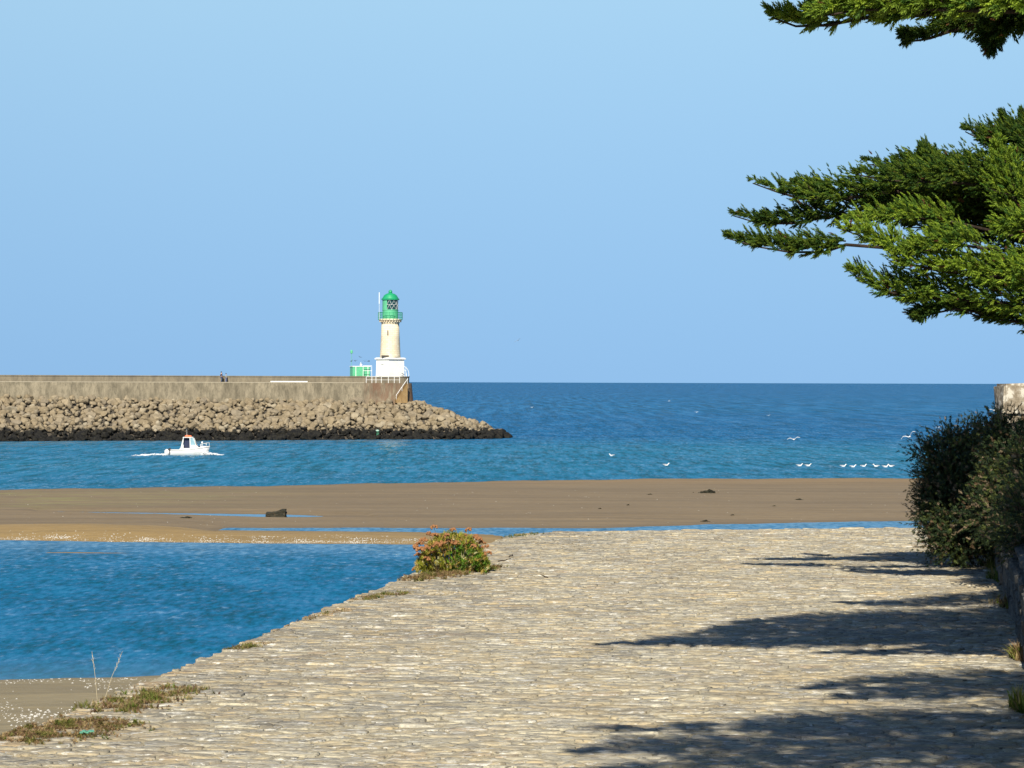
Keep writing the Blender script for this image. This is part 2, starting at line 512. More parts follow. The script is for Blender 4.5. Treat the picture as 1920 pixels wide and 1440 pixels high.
def paving():
    DX, DY = 0.28, 0.145
    rows = int((49.5 - 15.0) / DY)
    cols = int(14.5 / DX)
    P = {}
    for r in range(rows):
        y = 15.0 + r * DY
        xo = quay_edge(y) - 0.4
        for c in range(cols):
            P[(r, c)] = (xo + (c + 0.5 * (r & 1) + random.uniform(-.65, .65)) * DX, y + random.uniform(-.75, .75) * DY)
    for k in [k for k in P if random.random() < .22]: del P[k]
    # unit vectors of the quay edge
    L = math.hypot(1, QDIR); en = (-1 / L, QDIR / L)     # outward normal at the left edge
    ed = en[0] * quay_edge(0) + en[1] * 0
    cells = []
    pal = [((0.52, 0.46, 0.325), 5), ((0.45, 0.41, 0.325), 4), ((0.60, 0.54, 0.39), 3), ((0.53, 0.42, 0.24), 2.5), ((0.36, 0.335, 0.285), 2), ((0.68, 0.64, 0.53), 1.6), ((0.43, 0.29, 0.18), 0.5)]
    cols_, wts = zip(*pal)
    for (r, c), (x, y) in P.items():
        if x < quay_edge(y) - 0.05 or x > wall_line(y) + 0.2 or y > far_edge(x) - 0.05 or x > 9.5: continue
        poly = [(x - .8, y - .8), (x + .8, y - .8), (x + .8, y + .8), (x - .8, y + .8)]
        for dr in range(-4, 5):
            for dc in range(-3, 4):
                q = P.get((r + dr, c + dc))
                if q is None or (dr == 0 and dc == 0): continue
                vx, vy = q[0] - x, q[1] - y
                # anisotropic metric keeps the stones long across the quay
                ax, ay = vx / DX ** 2, vy / DY ** 2
                mx_, my_ = (q[0] + x) / 2, (q[1] + y) / 2
                poly = clip_poly(poly, ax, ay, ax * mx_ + ay * my_)
                if len(poly) < 3: break
            if len(poly) < 3: break
        if len(poly) < 3: continue
        poly = clip_poly(poly, en[0], en[1], ed + random.uniform(-.06, .05))
        if len(poly) < 3: continue
        cx = sum(p[0] for p in poly) / len(poly); cy = sum(p[1] for p in poly) / len(poly)
        # subdivide the outline, then round and roughen it
        pts = []
        for i in range(len(poly)):
            a, b = poly[i], poly[(i + 1) % len(poly)]
            ln = math.hypot(b[0] - a[0], b[1] - a[1])
            if ln < 0.03: continue
            pts.append((a[0] * .85 + b[0] * .15, a[1] * .85 + b[1] * .15))
            pts.append((a[0] * .5 + b[0] * .5, a[1] * .5 + b[1] * .5))
            if ln > 0.12: pts.append((a[0] * .15 + b[0] * .85, a[1] * .15 + b[1] * .85))
        if len(pts) < 4: continue
        g = 0.004 + 0.009 * random.random()
        ring = []
        for p in pts:
            vx, vy = p[0] - cx, p[1] - cy
            ln = max(math.hypot(vx, vy), 1e-4)
            k = max(0.3, (ln - g - random.uniform(0, .010)) / ln)
            ring.append((cx + vx * k, cy + vy * k))
        h = random.gauss(0.003, 0.004) + (0.010 if random.random() < .10 else 0); tx, ty = random.gauss(0, .02), random.gauss(0, .03)
        col = np.array(random.choices(cols_, wts)[0]) * random.uniform(.84, 1.05)
        wz = mnoise.noise(Vector((cx * .7, cy * .35, 4.0))) + .55 - (cx - quay_edge(cy)) * .28
        if random.random() < wz: col = col * np.array((.66, .655, .66))
        # orange lichen towards the outer edge
        de = cx - quay_edge(cy)
        if de < 0.35 and random.random() < (0.55 if cy < 25 else 0.25):
            col = np.array((0.50, 0.27, 0.05)) * random.uniform(.7, 1.1)
        elif de < 2.2 and random.random() < 0.75 - de * 0.3:
            col = np.array(random.choice(((0.24, 0.175, 0.10), (0.20, 0.19, 0.165), (0.17, 0.15, 0.11)))) * random.uniform(.7, 1.3)
        vs_, fs = [], []
        n = len(ring)
        zt = lambda X, Y: QZ + max(-0.002, h + (X - cx) * tx + (Y - cy) * ty)
        for (X, Y) in ring: vs_.append((X, Y, QZ - 0.035))
        for (X, Y) in ring: vs_.append((cx + (X - cx) * .97, cy + (Y - cy) * .97, zt(X, Y) - 0.002 + random.gauss(0, .002)))
        for (X, Y) in ring: vs_.append((cx + (X - cx) * .82, cy + (Y - cy) * .82, zt(X, Y) + random.gauss(0.002, .003)))
        vs_.append((cx, cy, zt(cx, cy) + random.gauss(0.003, .004)))
        for i in range(n):
            j = (i + 1) % n
            fs += [(i, j, n + j), (i, n + j, n + i), (n + i, n + j, 2 * n + j), (n + i, 2 * n + j, 2 * n + i), (2 * n + i, 2 * n + j, 3 * n)]
        cells.append((cy, cx, np.array(vs_), np.array(fs), col))
    return cells


cells = paving()
# those that show largest: near, and inside the frame
def vis(c):
    px = 960 + c[1] * F / c[0]; py = HOR + F * 3 / c[0]
    return -1 if (py > 1440 or px < -30 or px > 1950) else 1 / c[0]
cells.sort(key=vis, reverse=True)
for cy, cx, v, f, col in cells[:300]:
    o = link('paving_stone', np_mesh('paving_stone', v - np.array((cx, cy, QZ)), f, np.tile(col, (len(v), 1))), M_STONE, quay)
    o.location = (cx, cy, QZ)
off = 0; VV, FF, TT = [], [], []
for cy, cx, v, f, col in cells[300:]:
    VV.append(v); FF.append(f + off); TT.append(np.tile(col, (len(v), 1))); off += len(v)
o = link('paving', np_mesh('paving', np.concatenate(VV), np.concatenate(FF), np.concatenate(TT)), M_STONE, quay)
o['kind'] = 'stuff'

# ------------------------------------------------------------------ low wall on the right, pillar
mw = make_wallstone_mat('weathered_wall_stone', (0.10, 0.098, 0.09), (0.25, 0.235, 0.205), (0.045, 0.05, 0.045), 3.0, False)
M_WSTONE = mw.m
wdir = Vector((0.1833, 1, 0)).normalized(); wang = math.atan2(wdir.y, wdir.x)
gw = empty('garden_wall', (wall_line(30), 30, QZ), wang, 'low grey rubble wall along the right side of the paved quay, under the bushes', 'wall')
bm = bmesh.new()
add_box(bm, (-8, -0.30, 0.40), (52, 0.40, 0.80))
bm_obj('wall_core', bm, M_JOINT, gw)
blocks = []
for k in range(6):
    bm = bmesh.new()
    add_box(bm, (0, 0, 0), (0.5, 0.16, 0.225))
    bmesh.ops.bevel(bm, geom=bm.edges[:] + bm.verts[:], offset=0.03, segments=1, affect='EDGES')
    for v in bm.verts: v.co += Vector((random.uniform(-.015, .015), random.uniform(-.02, .02), random.uniform(-.012, .012)))
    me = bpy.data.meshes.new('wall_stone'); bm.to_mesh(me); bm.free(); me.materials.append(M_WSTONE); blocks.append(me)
for row in range(3):
    x = -7.5 + random.uniform(0, .3)
    while x < 14:
        s = random.uniform(.75, 1.35)
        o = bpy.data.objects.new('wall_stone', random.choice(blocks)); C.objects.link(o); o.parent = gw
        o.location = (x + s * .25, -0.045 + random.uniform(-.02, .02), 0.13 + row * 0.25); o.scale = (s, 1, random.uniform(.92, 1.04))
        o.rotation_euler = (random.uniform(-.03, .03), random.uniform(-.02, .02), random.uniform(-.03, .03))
        x += s * 0.5 + 0.02
x = -7.5
while x < 15:
    bm = bmesh.new(); ln = random.uniform(.7, 1.1)
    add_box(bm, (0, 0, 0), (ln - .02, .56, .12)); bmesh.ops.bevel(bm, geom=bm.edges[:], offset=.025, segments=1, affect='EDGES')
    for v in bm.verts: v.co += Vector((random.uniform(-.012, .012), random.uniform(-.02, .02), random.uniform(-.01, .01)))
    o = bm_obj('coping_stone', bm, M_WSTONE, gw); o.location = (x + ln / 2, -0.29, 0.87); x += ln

pm = NT('peeling_whitewash')
n1 = pm.noise(7, 5, .6); n2 = pm.noise(3.2, 4, .6, off=4)
cc = pm.ramp(n1, ((0.36, (0.17, 0.135, 0.09)), (0.47, (0.33, 0.27, 0.19)), (0.56, (0.46, 0.40, 0.31)), (0.60, (0.72, 0.67, 0.56))))
pm.base(cc); pm.rough(.9); pm.bump(n1, .8, .03)
pd = 40.0
pil = empty('gate_pillar', (pt(1909, 718, pd).x, pd, QZ), 0.06, 'stone pillar with peeling whitewash rising above the dark bush', 'pillar')
rows_ = [(0.0, .42), (.44, .40), (.86, .42), (1.30, .40), (1.72, .38), (2.12, .36)]
for z0, h in rows_:
    for s in (-1, 1):
        w = 0.30 + s * random.uniform(-.06, .06)
        bm = bmesh.new(); add_box(bm, (0, 0, 0), (w - .012, .56, h)); bmesh.ops.bevel(bm, geom=bm.edges[:], offset=.02, segments=1, affect='EDGES')
        for v in bm.verts: v.co += Vector((random.uniform(-.012, .012), random.uniform(-.015, .015), random.uniform(-.01, .01)))
        o = bm_obj('pillar_stone', bm, pm.m, pil); o.location = (s * w / 2 + (0.0), 0, z0 + h / 2)
bm = bmesh.new(); add_box(bm, (0, 0, 0), (.68, .64, .56)); bmesh.ops.bevel(bm, geom=bm.edges[:], offset=.05, segments=2, affect='EDGES')
for v in bm.verts: v.co += Vector((random.uniform(-.02, .02), random.uniform(-.02, .02), random.uniform(-.02, .02)))
o = bm_obj('cap_stone', bm, pm.m, pil); o.location = (0, 0, 2.72)

# ------------------------------------------------------------------ JETTY
ju = Vector((70.6, 22.0, 0)).normalized()
JA = math.atan2(ju.y, ju.x)
JO = Vector((pt(779, 716, 418).x, 418.0, 0))      # right end of the front face
# local frame: x along the jetty to the right, y = away from us (so the front is y = 0, rocks at y < 0)
jet = empty('jetty', JO, JA, 'long stone jetty with a sloping bank of boulders, carrying the lighthouse at its right end', 'jetty')
jm = make_wallstone_mat('jetty_masonry', (0.21, 0.18, 0.125), (0.43, 0.365, 0.255), (0.15, 0.135, 0.10), 0.9)
tcj = jm.n('ShaderNodeTexCoord'); sj = jm.n('ShaderNodeSeparateXYZ'); jm.l(tcj.outputs['Object'], sj.inputs[0])
rustx = jm.ramp(jm.math('DIVIDE', jm.math('ADD', sj.outputs[0], 30.0), 40.0), ((0.50, 0.0), (0.545, 0.7), (0.64, 0.6), (0.70, 0.3), (0.74, 0.75)))
rustn = jm.ramp(jm.noise(1.3, 5, .65, (1, 1, .25), off=40), ((0.34, 0.0), (0.52, 1.0)))
basec = jm.b.inputs['Base Color'].links[0].from_socket
jm.tone = 1.0
jm.base(jm.mix(jm.math('MULTIPLY', rustx, rustn), basec, (0.15, 0.075, 0.045)))
M_JETTY = jm.m
M_JTOP = make_wallstone_mat('jetty_parapet_stone', (0.24, 0.205, 0.15), (0.36, 0.305, 0.215), (0.2, 0.175, 0.13), 0.7).m


def head_poly(front, x0, back, xr, rad=3.0):
    p = [(x0, front), ]
    for a in np.linspace(-90, 0, 8): p.append((xr - rad + rad * math.cos(R(a)), front + rad + rad * math.sin(R(a))))
    for a in np.linspace(0, 90, 8): p.append((xr - rad + rad * math.cos(R(a)), back - rad + rad * math.sin(R(a))))
    p.append((x0, back))
    return p


def batter_prism(bm, poly, z0, z1, grow):
    n = len(poly); cx = sum(p[0] for p in poly[1:-1]) / (n - 2); cy = sum(p[1] for p in poly) / n
    lo = []
    for x, y in poly:
        gx_ = grow if x > -6 else 0.0
        gy_ = grow * (1 if y > cy else -1)
        lo.append((x + gx_ * (1 if x > -3.2 else .3), y + gy_))
    rings = []
    for k in range(7):
        t = k / 6
        rings.append([bm.verts.new((a[0] * (1 - t) + b[0] * t, a[1] * (1 - t) + b[1] * t, z0 + (z1 - z0) * t)) for a, b in zip(lo, poly)])
    for a, b in zip(rings, rings[1:]):
        for k in range(n):
            bm.faces.new((a[k], a[(k + 1) % n], b[(k + 1) % n], b[k]))
    bm.faces.new(rings[-1]); bm.faces.new(rings[0][::-1])


bm = bmesh.new()
batter_prism(bm, head_poly(0.0, -130, 10.5, 0.0), 2.0, 9.78, 0.55)
bm_obj('wall', bm, M_JETTY, jet)
bm = bmesh.new()
add_prism(bm, head_poly(1.7, -130, 10.0, -0.12, 2.6), 9.784, 10.82)
bm_obj('parapet', bm, M_JTOP, jet)
bm = bmesh.new()
add_prism(bm, head_poly(1.62, -130, 10.1, -0.05, 2.6), 10.824, 11.0)
bm_obj('coping', bm, M_JTOP, jet)
# kerb strip at the walkway edge
bm = bmesh.new()
add_box(bm, (-69.5, 0.10, 9.83), (120, 0.22, 0.10))
bm_obj('kerb', bm, paint('pale_concrete', (0.40, 0.35, 0.26), .9), jet)
# white rail lying along the edge
M_WHITE = paint('white_paint', (0.80, 0.80, 0.77), 0.5, 0.05)
M_WHITEWASH = paint('white_render', (0.80, 0.79, 0.74), 0.8, 0.06, 1.2)
bm = bmesh.new()
add_box(bm, (-23.2, 0.35, 9.98), (6.7, 0.18, 0.20))
for k in range(5): add_box(bm, (-26.2 + k * 1.5, 0.35, 9.83), (.12, .12, .1))
bmesh.ops.bevel(bm, geom=bm.edges[:], offset=.02, segments=1, affect='EDGES')
bm_obj('white_rail', bm, M_WHITE, jet)
# stairs down the front of the head, stepping down to the left
M_STAIR = make_wallstone_mat('ochre_stair_stone', (0.36, 0.22, 0.09), (0.48, 0.33, 0.16), (0.2, 0.14, 0.08), 1.4).m
st = bpy.data.objects.new('staircase', None); C.objects.link(st); st.parent = jet
NS = 14
for k in range(NS):
    zt = 9.7 - k * 0.22; x = -1.9 - k * 0.15
    bm = bmesh.new(); add_box(bm, (x, -0.75, (zt + 6.2) / 2), (0.148, 1.2, zt - 6.2))
    bm_obj('step', bm, M_STAIR, st)
bm = bmesh.new()
a, b = Vector((-1.75, -1.3, 10.65)), Vector((-3.95, -1.3, 7.55))
add_tube(bm, [a, b], 0.045, 6)
for t in (0.03, .5, .97):
    p = a.lerp(b, t); add_tube(bm, [p, p - Vector((0, 0, 0.95))], 0.03, 6)
bm_obj('stair_handrail', bm, M_WHITE, st)

# boulders
def rock_h(x, y):
    """bank height over the plan, jetty frame"""
    dx = max(x + 3.0, 0); dy = max(-y, 0)
    if x > -3.0:
        ddx = max(x - 0.0, 0)
        dd = math.hypot(ddx, dy)
    else:
        dd = dy
    top = 7.15 - 0.85 * min(max((x + 75) / 75, 0), 1)
    ang = 16.0 + 1.2 * math.sin(x * 0.13) if x < 0 else 17.5
    return top * (1 - dd / ang), dd


bmat = NT('riprap_stone')
oi = bmat.n('ShaderNodeObjectInfo').outputs['Random']
at = bmat.n('ShaderNodeSeparateColor'); bmat.l(bmat.attr(), at.inputs[0])
rv = bmat.math('FRACT', bmat.math('ADD', oi, at.outputs[0]))
n1 = bmat.noise(1.6, 5, .65); n2 = bmat.noise(0.7, 5, .7, off=6)
cc = bmat.ramp(rv, ((0.0, (0.33, 0.26, 0.165)), (0.35, (0.39, 0.31, 0.195)), (0.6, (0.35, 0.29, 0.205)), (0.85, (0.42, 0.335, 0.215)), (1.0, (0.50, 0.43, 0.31))))
cc = bmat.mix(bmat.ramp(n1, ((0.38, .6), (0.60, 0.0))), cc, bmat.mix(1.0, cc, (0.6, 0.6, 0.6), 'MULTIPLY'))
zz = bmat.math('ADD', bmat.z(), bmat.math('MULTIPLY', bmat.math('SUBTRACT', n2, 0.5), 4.0))
weed = bmat.ramp(bmat.math('DIVIDE', zz, 4.0), ((0.43, 1.0), (0.52, 0.0)))
wc = bmat.ramp(bmat.noise(2.4, 4, .7, off=9), ((0.4, (0.012, 0.012, 0.014)), (0.7, (0.045, 0.042, 0.030))))
bmat.base(bmat.mix(weed, cc, wc)); bmat.rough(.93); bmat.spec(.15)
bmat.bump(n1, .7, .12)
M_BOULDER = bmat.m
cm = NT('rubble_core'); cm.base((0.09, 0.075, 0.055)); cm.rough(.95); M_CORE = cm.m

variants = []
for k in range(12):
    bm = bmesh.new(); bmesh.ops.create_icosphere(bm, subdivisions=2, radius=1.0)
    sx, sy, sz = random.uniform(.85, 1.25), random.uniform(.8, 1.1), random.uniform(.65, .95)
    planes = [(Vector((random.gauss(0, 1), random.gauss(0, 1), random.gauss(0, 1))).normalized(), random.uniform(.50, .82)) for _ in range(11)]
    for v in bm.verts:
        c_ = v.co.copy()
        for pn, pd_ in planes:
            dd = c_.dot(pn)
            if dd > pd_: c_ -= pn * (dd - pd_)
        c_ *= 1 + 0.10 * mnoise.noise(c_ * 1.8 + Vector((k * 7, 0, 0)))
        v.co = Vector((c_.x * sx, c_.y * sy, c_.z * sz))
    me = bpy.data.meshes.new('boulder'); bm.to_mesh(me); bm.free(); me.materials.append(M_BOULDER)
    set_tint(me, np.zeros((len(me.vertices), 3)))
    variants.append(me)
spots = []
y = 0.4
while y < 18.5:
    x = -84.0
    while x < 20:
        xx = x + random.uniform(-.4, .4); yy = -(y + random.uniform(-.35, .35))
        h, dd = rock_h(xx, yy)
        r = random.choice((.36, .45, .52, .6, .75, 1.0)) * random.uniform(.9, 1.15)
        if h > -0.45 and not (xx > 0.0 and dd > 17.4):
            spots.append((xx, yy, h + random.uniform(-.25, .25), r))
        x += 0.95
    y += 0.78
# the round of the head, seen from its right side and behind
y = -0.6
while y > -13:
    x = 0.9
    while x < 18:
        xx = x + random.uniform(-.4, .4); yy = -y + random.uniform(-.4, .4)
        h, dd = rock_h(xx, -0.0)
        h2 = h - max(0, yy - 8) * .4
        if h2 > -0.4: spots.append((xx, yy, h2 + random.uniform(-.15, .2), random.uniform(.5, .95)))
        x += 1.15
    y -= 1.15
order = sorted(range(len(spots)), key=lambda i: -spots[i][3] + (10 if (spots[i][0] < -76 or spots[i][1] > 1) else 0))
ind = set(order[:300])
VV, FF, TT = [], [], []; off = 0
vdat = []
for me in variants:
    v = np.empty(len(me.vertices) * 3, np.float32); me.vertices.foreach_get('co', v)
    f = np.array([p.vertices[:] for p in me.polygons]); vdat.append((v.reshape(-1, 3), f))
from mathutils import Euler
for i, (x, y, z, r) in enumerate(spots):
    k = random.randrange(12); e = Euler((random.uniform(-.5, .5), random.uniform(-.5, .5), random.uniform(0, 6.3)))
    if i in ind:
        o = bpy.data.objects.new('boulder', variants[k]); C.objects.link(o); o.parent = jet
        o.location = (x, y, z); o.rotation_euler = e; o.scale = (r, r, r)
    else:
        m3 = np.array(e.to_matrix()); v = vdat[k][0] @ m3.T * r + np.array((x, y, z))
        VV.append(v); FF.append(vdat[k][1] + off); TT.append(np.full((len(v), 3), random.random())); off += len(v)
o = link('boulders', np_mesh('boulders', np.concatenate(VV), np.concatenate(FF), np.concatenate(TT)), M_BOULDER, jet); o['kind'] = 'stuff'
# dark rubble under the boulders
cx_ = np.arange(-132, 19, 1.5); cy_ = np.arange(-19, 12, 1.5)
CX, CY = np.meshgrid(cx_, cy_)
CZ = np.vectorize(lambda x, y: max(rock_h(x, y)[0] - (max(0, y - 8) * .4) - .45, -1.0))(CX, CY)
ny, nx = CX.shape; idx = np.arange(nx * ny).reshape(ny, nx)
link('rubble_core', np_mesh('rubble_core', np.stack([CX.ravel(), CY.ravel(), CZ.ravel()], 1),
     np.stack([idx[:-1, :-1].ravel(), idx[:-1, 1:].ravel(), idx[1:, 1:].ravel(), idx[1:, :-1].ravel()], 1)), M_CORE, jet)

# green block among the weed
gb = bpy.data.objects.new('mooring_post', None)
p = pt(708, 818, 403)
gpost = empty('channel_marker', (p.x, p.y, 0.2), 0.3, 'small green stump standing in the dark weed at the foot of the jetty boulders', 'marker')
bm = bmesh.new(); add_lathe(bm, [(.28, -.6), (.34, 0), (.30, .5), (.36, .9), (.26, 1.25), (.1, 1.32)], 9)
for v in bm.verts: v.co += Vector((random.uniform(-.05, .05), random.uniform(-.05, .05), 0))
bm_obj('stump', bm, paint('green_algae', (0.05, 0.20, 0.12), .8, .25), gpost)
bm = bmesh.new(); add_lathe(bm, [(.29, 1.2), (.33, 1.28), (.2, 1.42), (.05, 1.45)], 9)
bm_obj('cap', bm, paint('pale_green_cap', (0.45, 0.6, 0.5), .8, .2), gpost)
bpy.data.objects.remove(gb)

# ------------------------------------------------------------------ LIGHTHOUSE
LD = 422.5
lp = pt(731.5, 705, LD)
PXM = F / LD                                        # photo pixels per metre there
lh = empty('lighthouse', (lp.x, LD, 11.003), 0.0, 'pale round lighthouse with a green lantern and square white base ending the jetty', 'lighthouse')
M_TOWER = NT('cream_tower_stone', 0.85)
tcn = M_TOWER.n('ShaderNodeTexCoord')
br = M_TOWER.n('ShaderNodeTexBrick'); br.inputs['Scale'].default_value = 1.0
sx_ = M_TOWER.n('ShaderNodeSeparateXYZ'); M_TOWER.l(tcn.outputs['Object'], sx_.inputs[0])
ang = M_TOWER.math('MULTIPLY', M_TOWER.math('ARCTAN2', sx_.outputs[1], sx_.outputs[0]), 1.75)
cb = M_TOWER.n('ShaderNodeCombineXYZ'); M_TOWER.l(ang, cb.inputs[0]); M_TOWER.l(sx_.outputs[2], cb.inputs[1])
M_TOWER.l(cb.outputs[0], br.inputs['Vector'])
for k, v in (('Color1', (0.74, 0.64, 0.45, 1)), ('Color2', (0.80, 0.72, 0.54, 1)), ('Mortar', (0.56, 0.42, 0.26, 1))): br.inputs[k].default_value = v
br.inputs['Mortar Size'].default_value = .018; br.inputs['Brick Width'].default_value = .9; br.inputs['Row Height'].default_value = .38
tn = M_TOWER.ramp(M_TOWER.noise(1.1, 5, .6), ((.45, 0.0), (.75, .45)))
M_TOWER.base(M_TOWER.mix(tn, br.outputs[0], (0.62, 0.45, 0.28))); M_TOWER.rough(.85); M_TOWER = M_TOWER.m
M_GREEN = paint('green_paint', (0.015, 0.30, 0.125), .4, .10, 1.5)
M_GREENL = paint('light_green_paint', (0.11, 0.44, 0.235), .4, .08, 1.5)
M_DARK = paint('dark_opening', (0.02, 0.02, 0.022), .6)
gl = NT('lantern_glass', 1.0); gl.base((0.012, 0.05, 0.05)); gl.rough(.06); M_GLASS = gl.m
zb = lambda y: (705 - y) / PXM
a0 = math.pi / 2 * 0 - math.pi / 2 - R(2)           # one corner of the octagon towards us
bm = bmesh.new(); rb = 2.62
add_lathe(bm, [(rb * 1.02, -0.6), (rb * 1.02, 0.05), (rb, 0.08), (rb * .97, zb(674))], 4, a0=a0)
bm_obj('base', bm, M_WHITEWASH, lh)
bm = bmesh.new()
add_lathe(bm, [(rb * .97, zb(674) + .003), (rb * 1.09, zb(673.2)), (rb * 1.09, zb(671.2)), (rb * 1.0, zb(670.2)), (rb * .95, zb(670))], 4, a0=a0)
bm_obj('base_cornice', bm, M_WHITEWASH, lh)
rt0, rt1 = 1.84, 1.60
bm = bmesh.new()
add_lathe(bm, [(rt0 + .08, zb(670) + .003), (rt0 + .04, zb(667)), (rt0 - .02, zb(655)), ((rt0 + rt1) / 2 + .0, zb(632)), (rt1, zb(606))], 48)
bm_obj('tower', bm, M_TOWER, lh, True)
bm = bmesh.new()
add_lathe(bm, [(rt1 + .05, zb(606) + .003), (rt1 + .12, zb(605)), (rt1 + .12, zb(603.4)), (rt1 + .32, zb(601.2)), (rt1 + .50, zb(600)), (rt1 + .50, zb(597.6)), (rt1 + .1, zb(597.2))], 48)
bm_obj('gallery', bm, M_TOWER, lh)
for k in range(24):
    a = 2 * math.pi * k / 24
    bm = bmesh.new(); add_box(bm, (rt1 + .26, 0, zb(602.1)), (.34, .16, .24), M=Matrix.Rotation(a, 4, 'Z'))
    bm_obj('corbel', bm, M_TOWER, lh)
# slit window and vent
bm = bmesh.new(); add_box(bm, (-.36, -1.69, zb(623.5)), (.17, .30, .86)); bm_obj('slit_window', bm, M_DARK, lh)
bm = bmesh.new(); add_box(bm, (-.82, -1.72, zb(669.4) + .22), (1.35, .5, .26)); bm_obj('vent_slot', bm, M_DARK, lh)
bm = bmesh.new(); add_box(bm, (-1.33, -1.26, zb(682)), (.72, .12, .10), rz=R(-47)); bm_obj('lintel', bm, paint('grey_lintel', (.5, .5, .48), .8), lh)
# door on the left face of the base
bm = bmesh.new(); add_box(bm, (-1.75, -.88, .98), (.10, .80, 1.9), rz=R(43)); bm_obj('door', bm, M_WHITE, lh)
# lantern
zl0, zl1, zl2, zl3 = zb(597.2) + .004, zb(580), zb(562), zb(560)
rl = 1.44
bm = bmesh.new(); add_lathe(bm, [(rl, zl0), (rl, zl1 - .12), (rl + .05, zl1 - .12), (rl + .05, zl1), (rl - .1, zl1)], 40)
bm_obj('lantern_drum', bm, M_GREENL, lh)
bm = bmesh.new()
A0, A1 = R(-112), R(30)                                # glazed sector, the rest is a blind panel
ng = 20
def sector(bm, r, a_, b_, z0, z1, n):
    lo = [bm.verts.new((r * math.cos(a_ + (b_ - a_) * k / n), r * math.sin(a_ + (b_ - a_) * k / n), z0)) for k in range(n + 1)]
    hi = [bm.verts.new((v.co.x, v.co.y, z1)) for v in lo]
    for k in range(n): bm.faces.new((lo[k], lo[k + 1], hi[k + 1], hi[k]))
sector(bm, rl - .05, A0, A1, zl1, zl2, ng)
bm_obj('lantern_pane', bm, M_GLASS, lh, True)
bm = bmesh.new(); sector(bm, rl + .02, A1, A0 + 2 * math.pi, zl1, zl2, 30); sector(bm, rl - .1, A1, A0 + 2 * math.pi, zl1, zl2, 30)
bm_obj('blind_panel', bm, M_GREENL, lh, True)
bars = bpy.data.objects.new('astragal', None)
bpy.data.objects.remove(bars)
nb = 4
zm = (zl1 + zl2) / 2
for k in range(nb):
    bm = bmesh.new()
    aa = A0 + (A1 - A0) * k / nb; ab = A0 + (A1 - A0) * (k + 1) / nb; am = (aa + ab) / 2
    P_ = lambda a, z: (rl * math.cos(a), rl * math.sin(a), z)
    for z0, z1 in ((zl1, zm), (zm, zl2)):
        add_tube(bm, [P_(aa, z0), P_(am, z1)], .02, 5); add_tube(bm, [P_(am, z1), P_(ab, z0)], .02, 5)
    add_tube(bm, [P_(aa, zm), P_(am, zm), P_(ab, zm)], .022, 5)
    bm_obj('glazing_bar', bm, M_WHITE, lh)
bm = bmesh.new()
add_lathe(bm, [(rl + .02, zl2), (rl + .20, zl2 + .02), (rl + .20, zl3 + .06), (rl + .04, zl3 + .12), (rl - .05, zb(557)), (rl - .25, zb(553.5)), (rl - .62, zb(550.6)), (.42, zb(549.2)), (.30, zb(548.6)), (.22, zb(548))], 36)
dome = bm_obj('dome', bm, M_GREEN, lh, False)
bm = bmesh.new(); bmesh.ops.create_uvsphere(bm, u_segments=14, v_segments=10, radius=.36, matrix=Matrix.Translation((0, 0, zb(546.6))))
add_lathe(bm, [(.05, zb(545)), (.03, zb(542.5)), (.01, zb(542))], 8)
bm_obj('finial', bm, M_GREEN, dome, True)
# gallery railing
rr = rt1 + .62
gr = bpy.data.objects.new('gallery_railing', None); C.objects.link(gr); gr.parent = lh
for z in (zb(585.5), zb(588.5), zb(591.5), zb(594.5)):
    bm = bmesh.new(); add_tube(bm, [(rr * math.cos(a), rr * math.sin(a), z) for a in np.linspace(0, 2 * math.pi, 33)], .028 if z < zb(586) else .04, 5, False)
    bm_obj('rail', bm, M_GREEN, gr)
for k in range(20):
    a = 2 * math.pi * k / 20
    bm = bmesh.new(); add_tube(bm, [(rr * math.cos(a), rr * math.sin(a), zb(599)), (rr * math.cos(a), rr * math.sin(a), zb(585.3))], .03, 5)
    add_tube(bm, [(rr * math.cos(a), rr * math.sin(a), zb(598.8)), ((rt1 + .4) * math.cos(a), (rt1 + .4) * math.sin(a), zb(598.8))], .03, 5)
    bm_obj('baluster', bm, M_GREEN, gr)
bm = bmesh.new(); ma = R(207)
mx, my = rr * math.cos(ma), rr * math.sin(ma)
add_tube(bm, [(mx, my, zb(597)), (mx, my, zb(569.5))], .03, 6)
add_tube(bm, [(mx, my, zb(569.5)), (mx, my, zb(548))], .075, 6)
bm_obj('mast', bm, M_WHITE, lh)

# ------------------------------------------------------------------ white railings on the jetty head
rl_o = empty('white_railing', JO + Vector((0, 0, 9.8)), JA, 'white tubular railing along the walkway edge below the lighthouse, curving down at its right end', 'railing')
def jl(px, py, d):                                   # jetty-frame point
    v = pt(px, py, d) - (JO + Vector((0, 0, 9.8)))
    return Vector((v.x * ju.x + v.y * ju.y, -v.x * ju.y + v.y * ju.x, v.z))
# low posts along the walkway edge
xs_p = [-9.1, -8.05, -7.3, -6.3, -5.0, -3.9, -2.9]
for x in xs_p:
    bm = bmesh.new(); add_tube(bm, [(x, .22, -.02), (x, .22, 1.12)], .05, 6); bm_obj('post', bm, M_WHITE, rl_o)
bm = bmesh.new(); add_tube(bm, [(-9.1, .22, 1.1), (-2.9, .22, 1.1)], .045, 6); bm_obj('rail', bm, M_WHITE, rl_o)
bm = bmesh.new(); add_tube(bm, [(-9.1, .22, .55), (-2.9, .22, .55)], .03, 6); bm_obj('rail', bm, M_WHITE, rl_o)
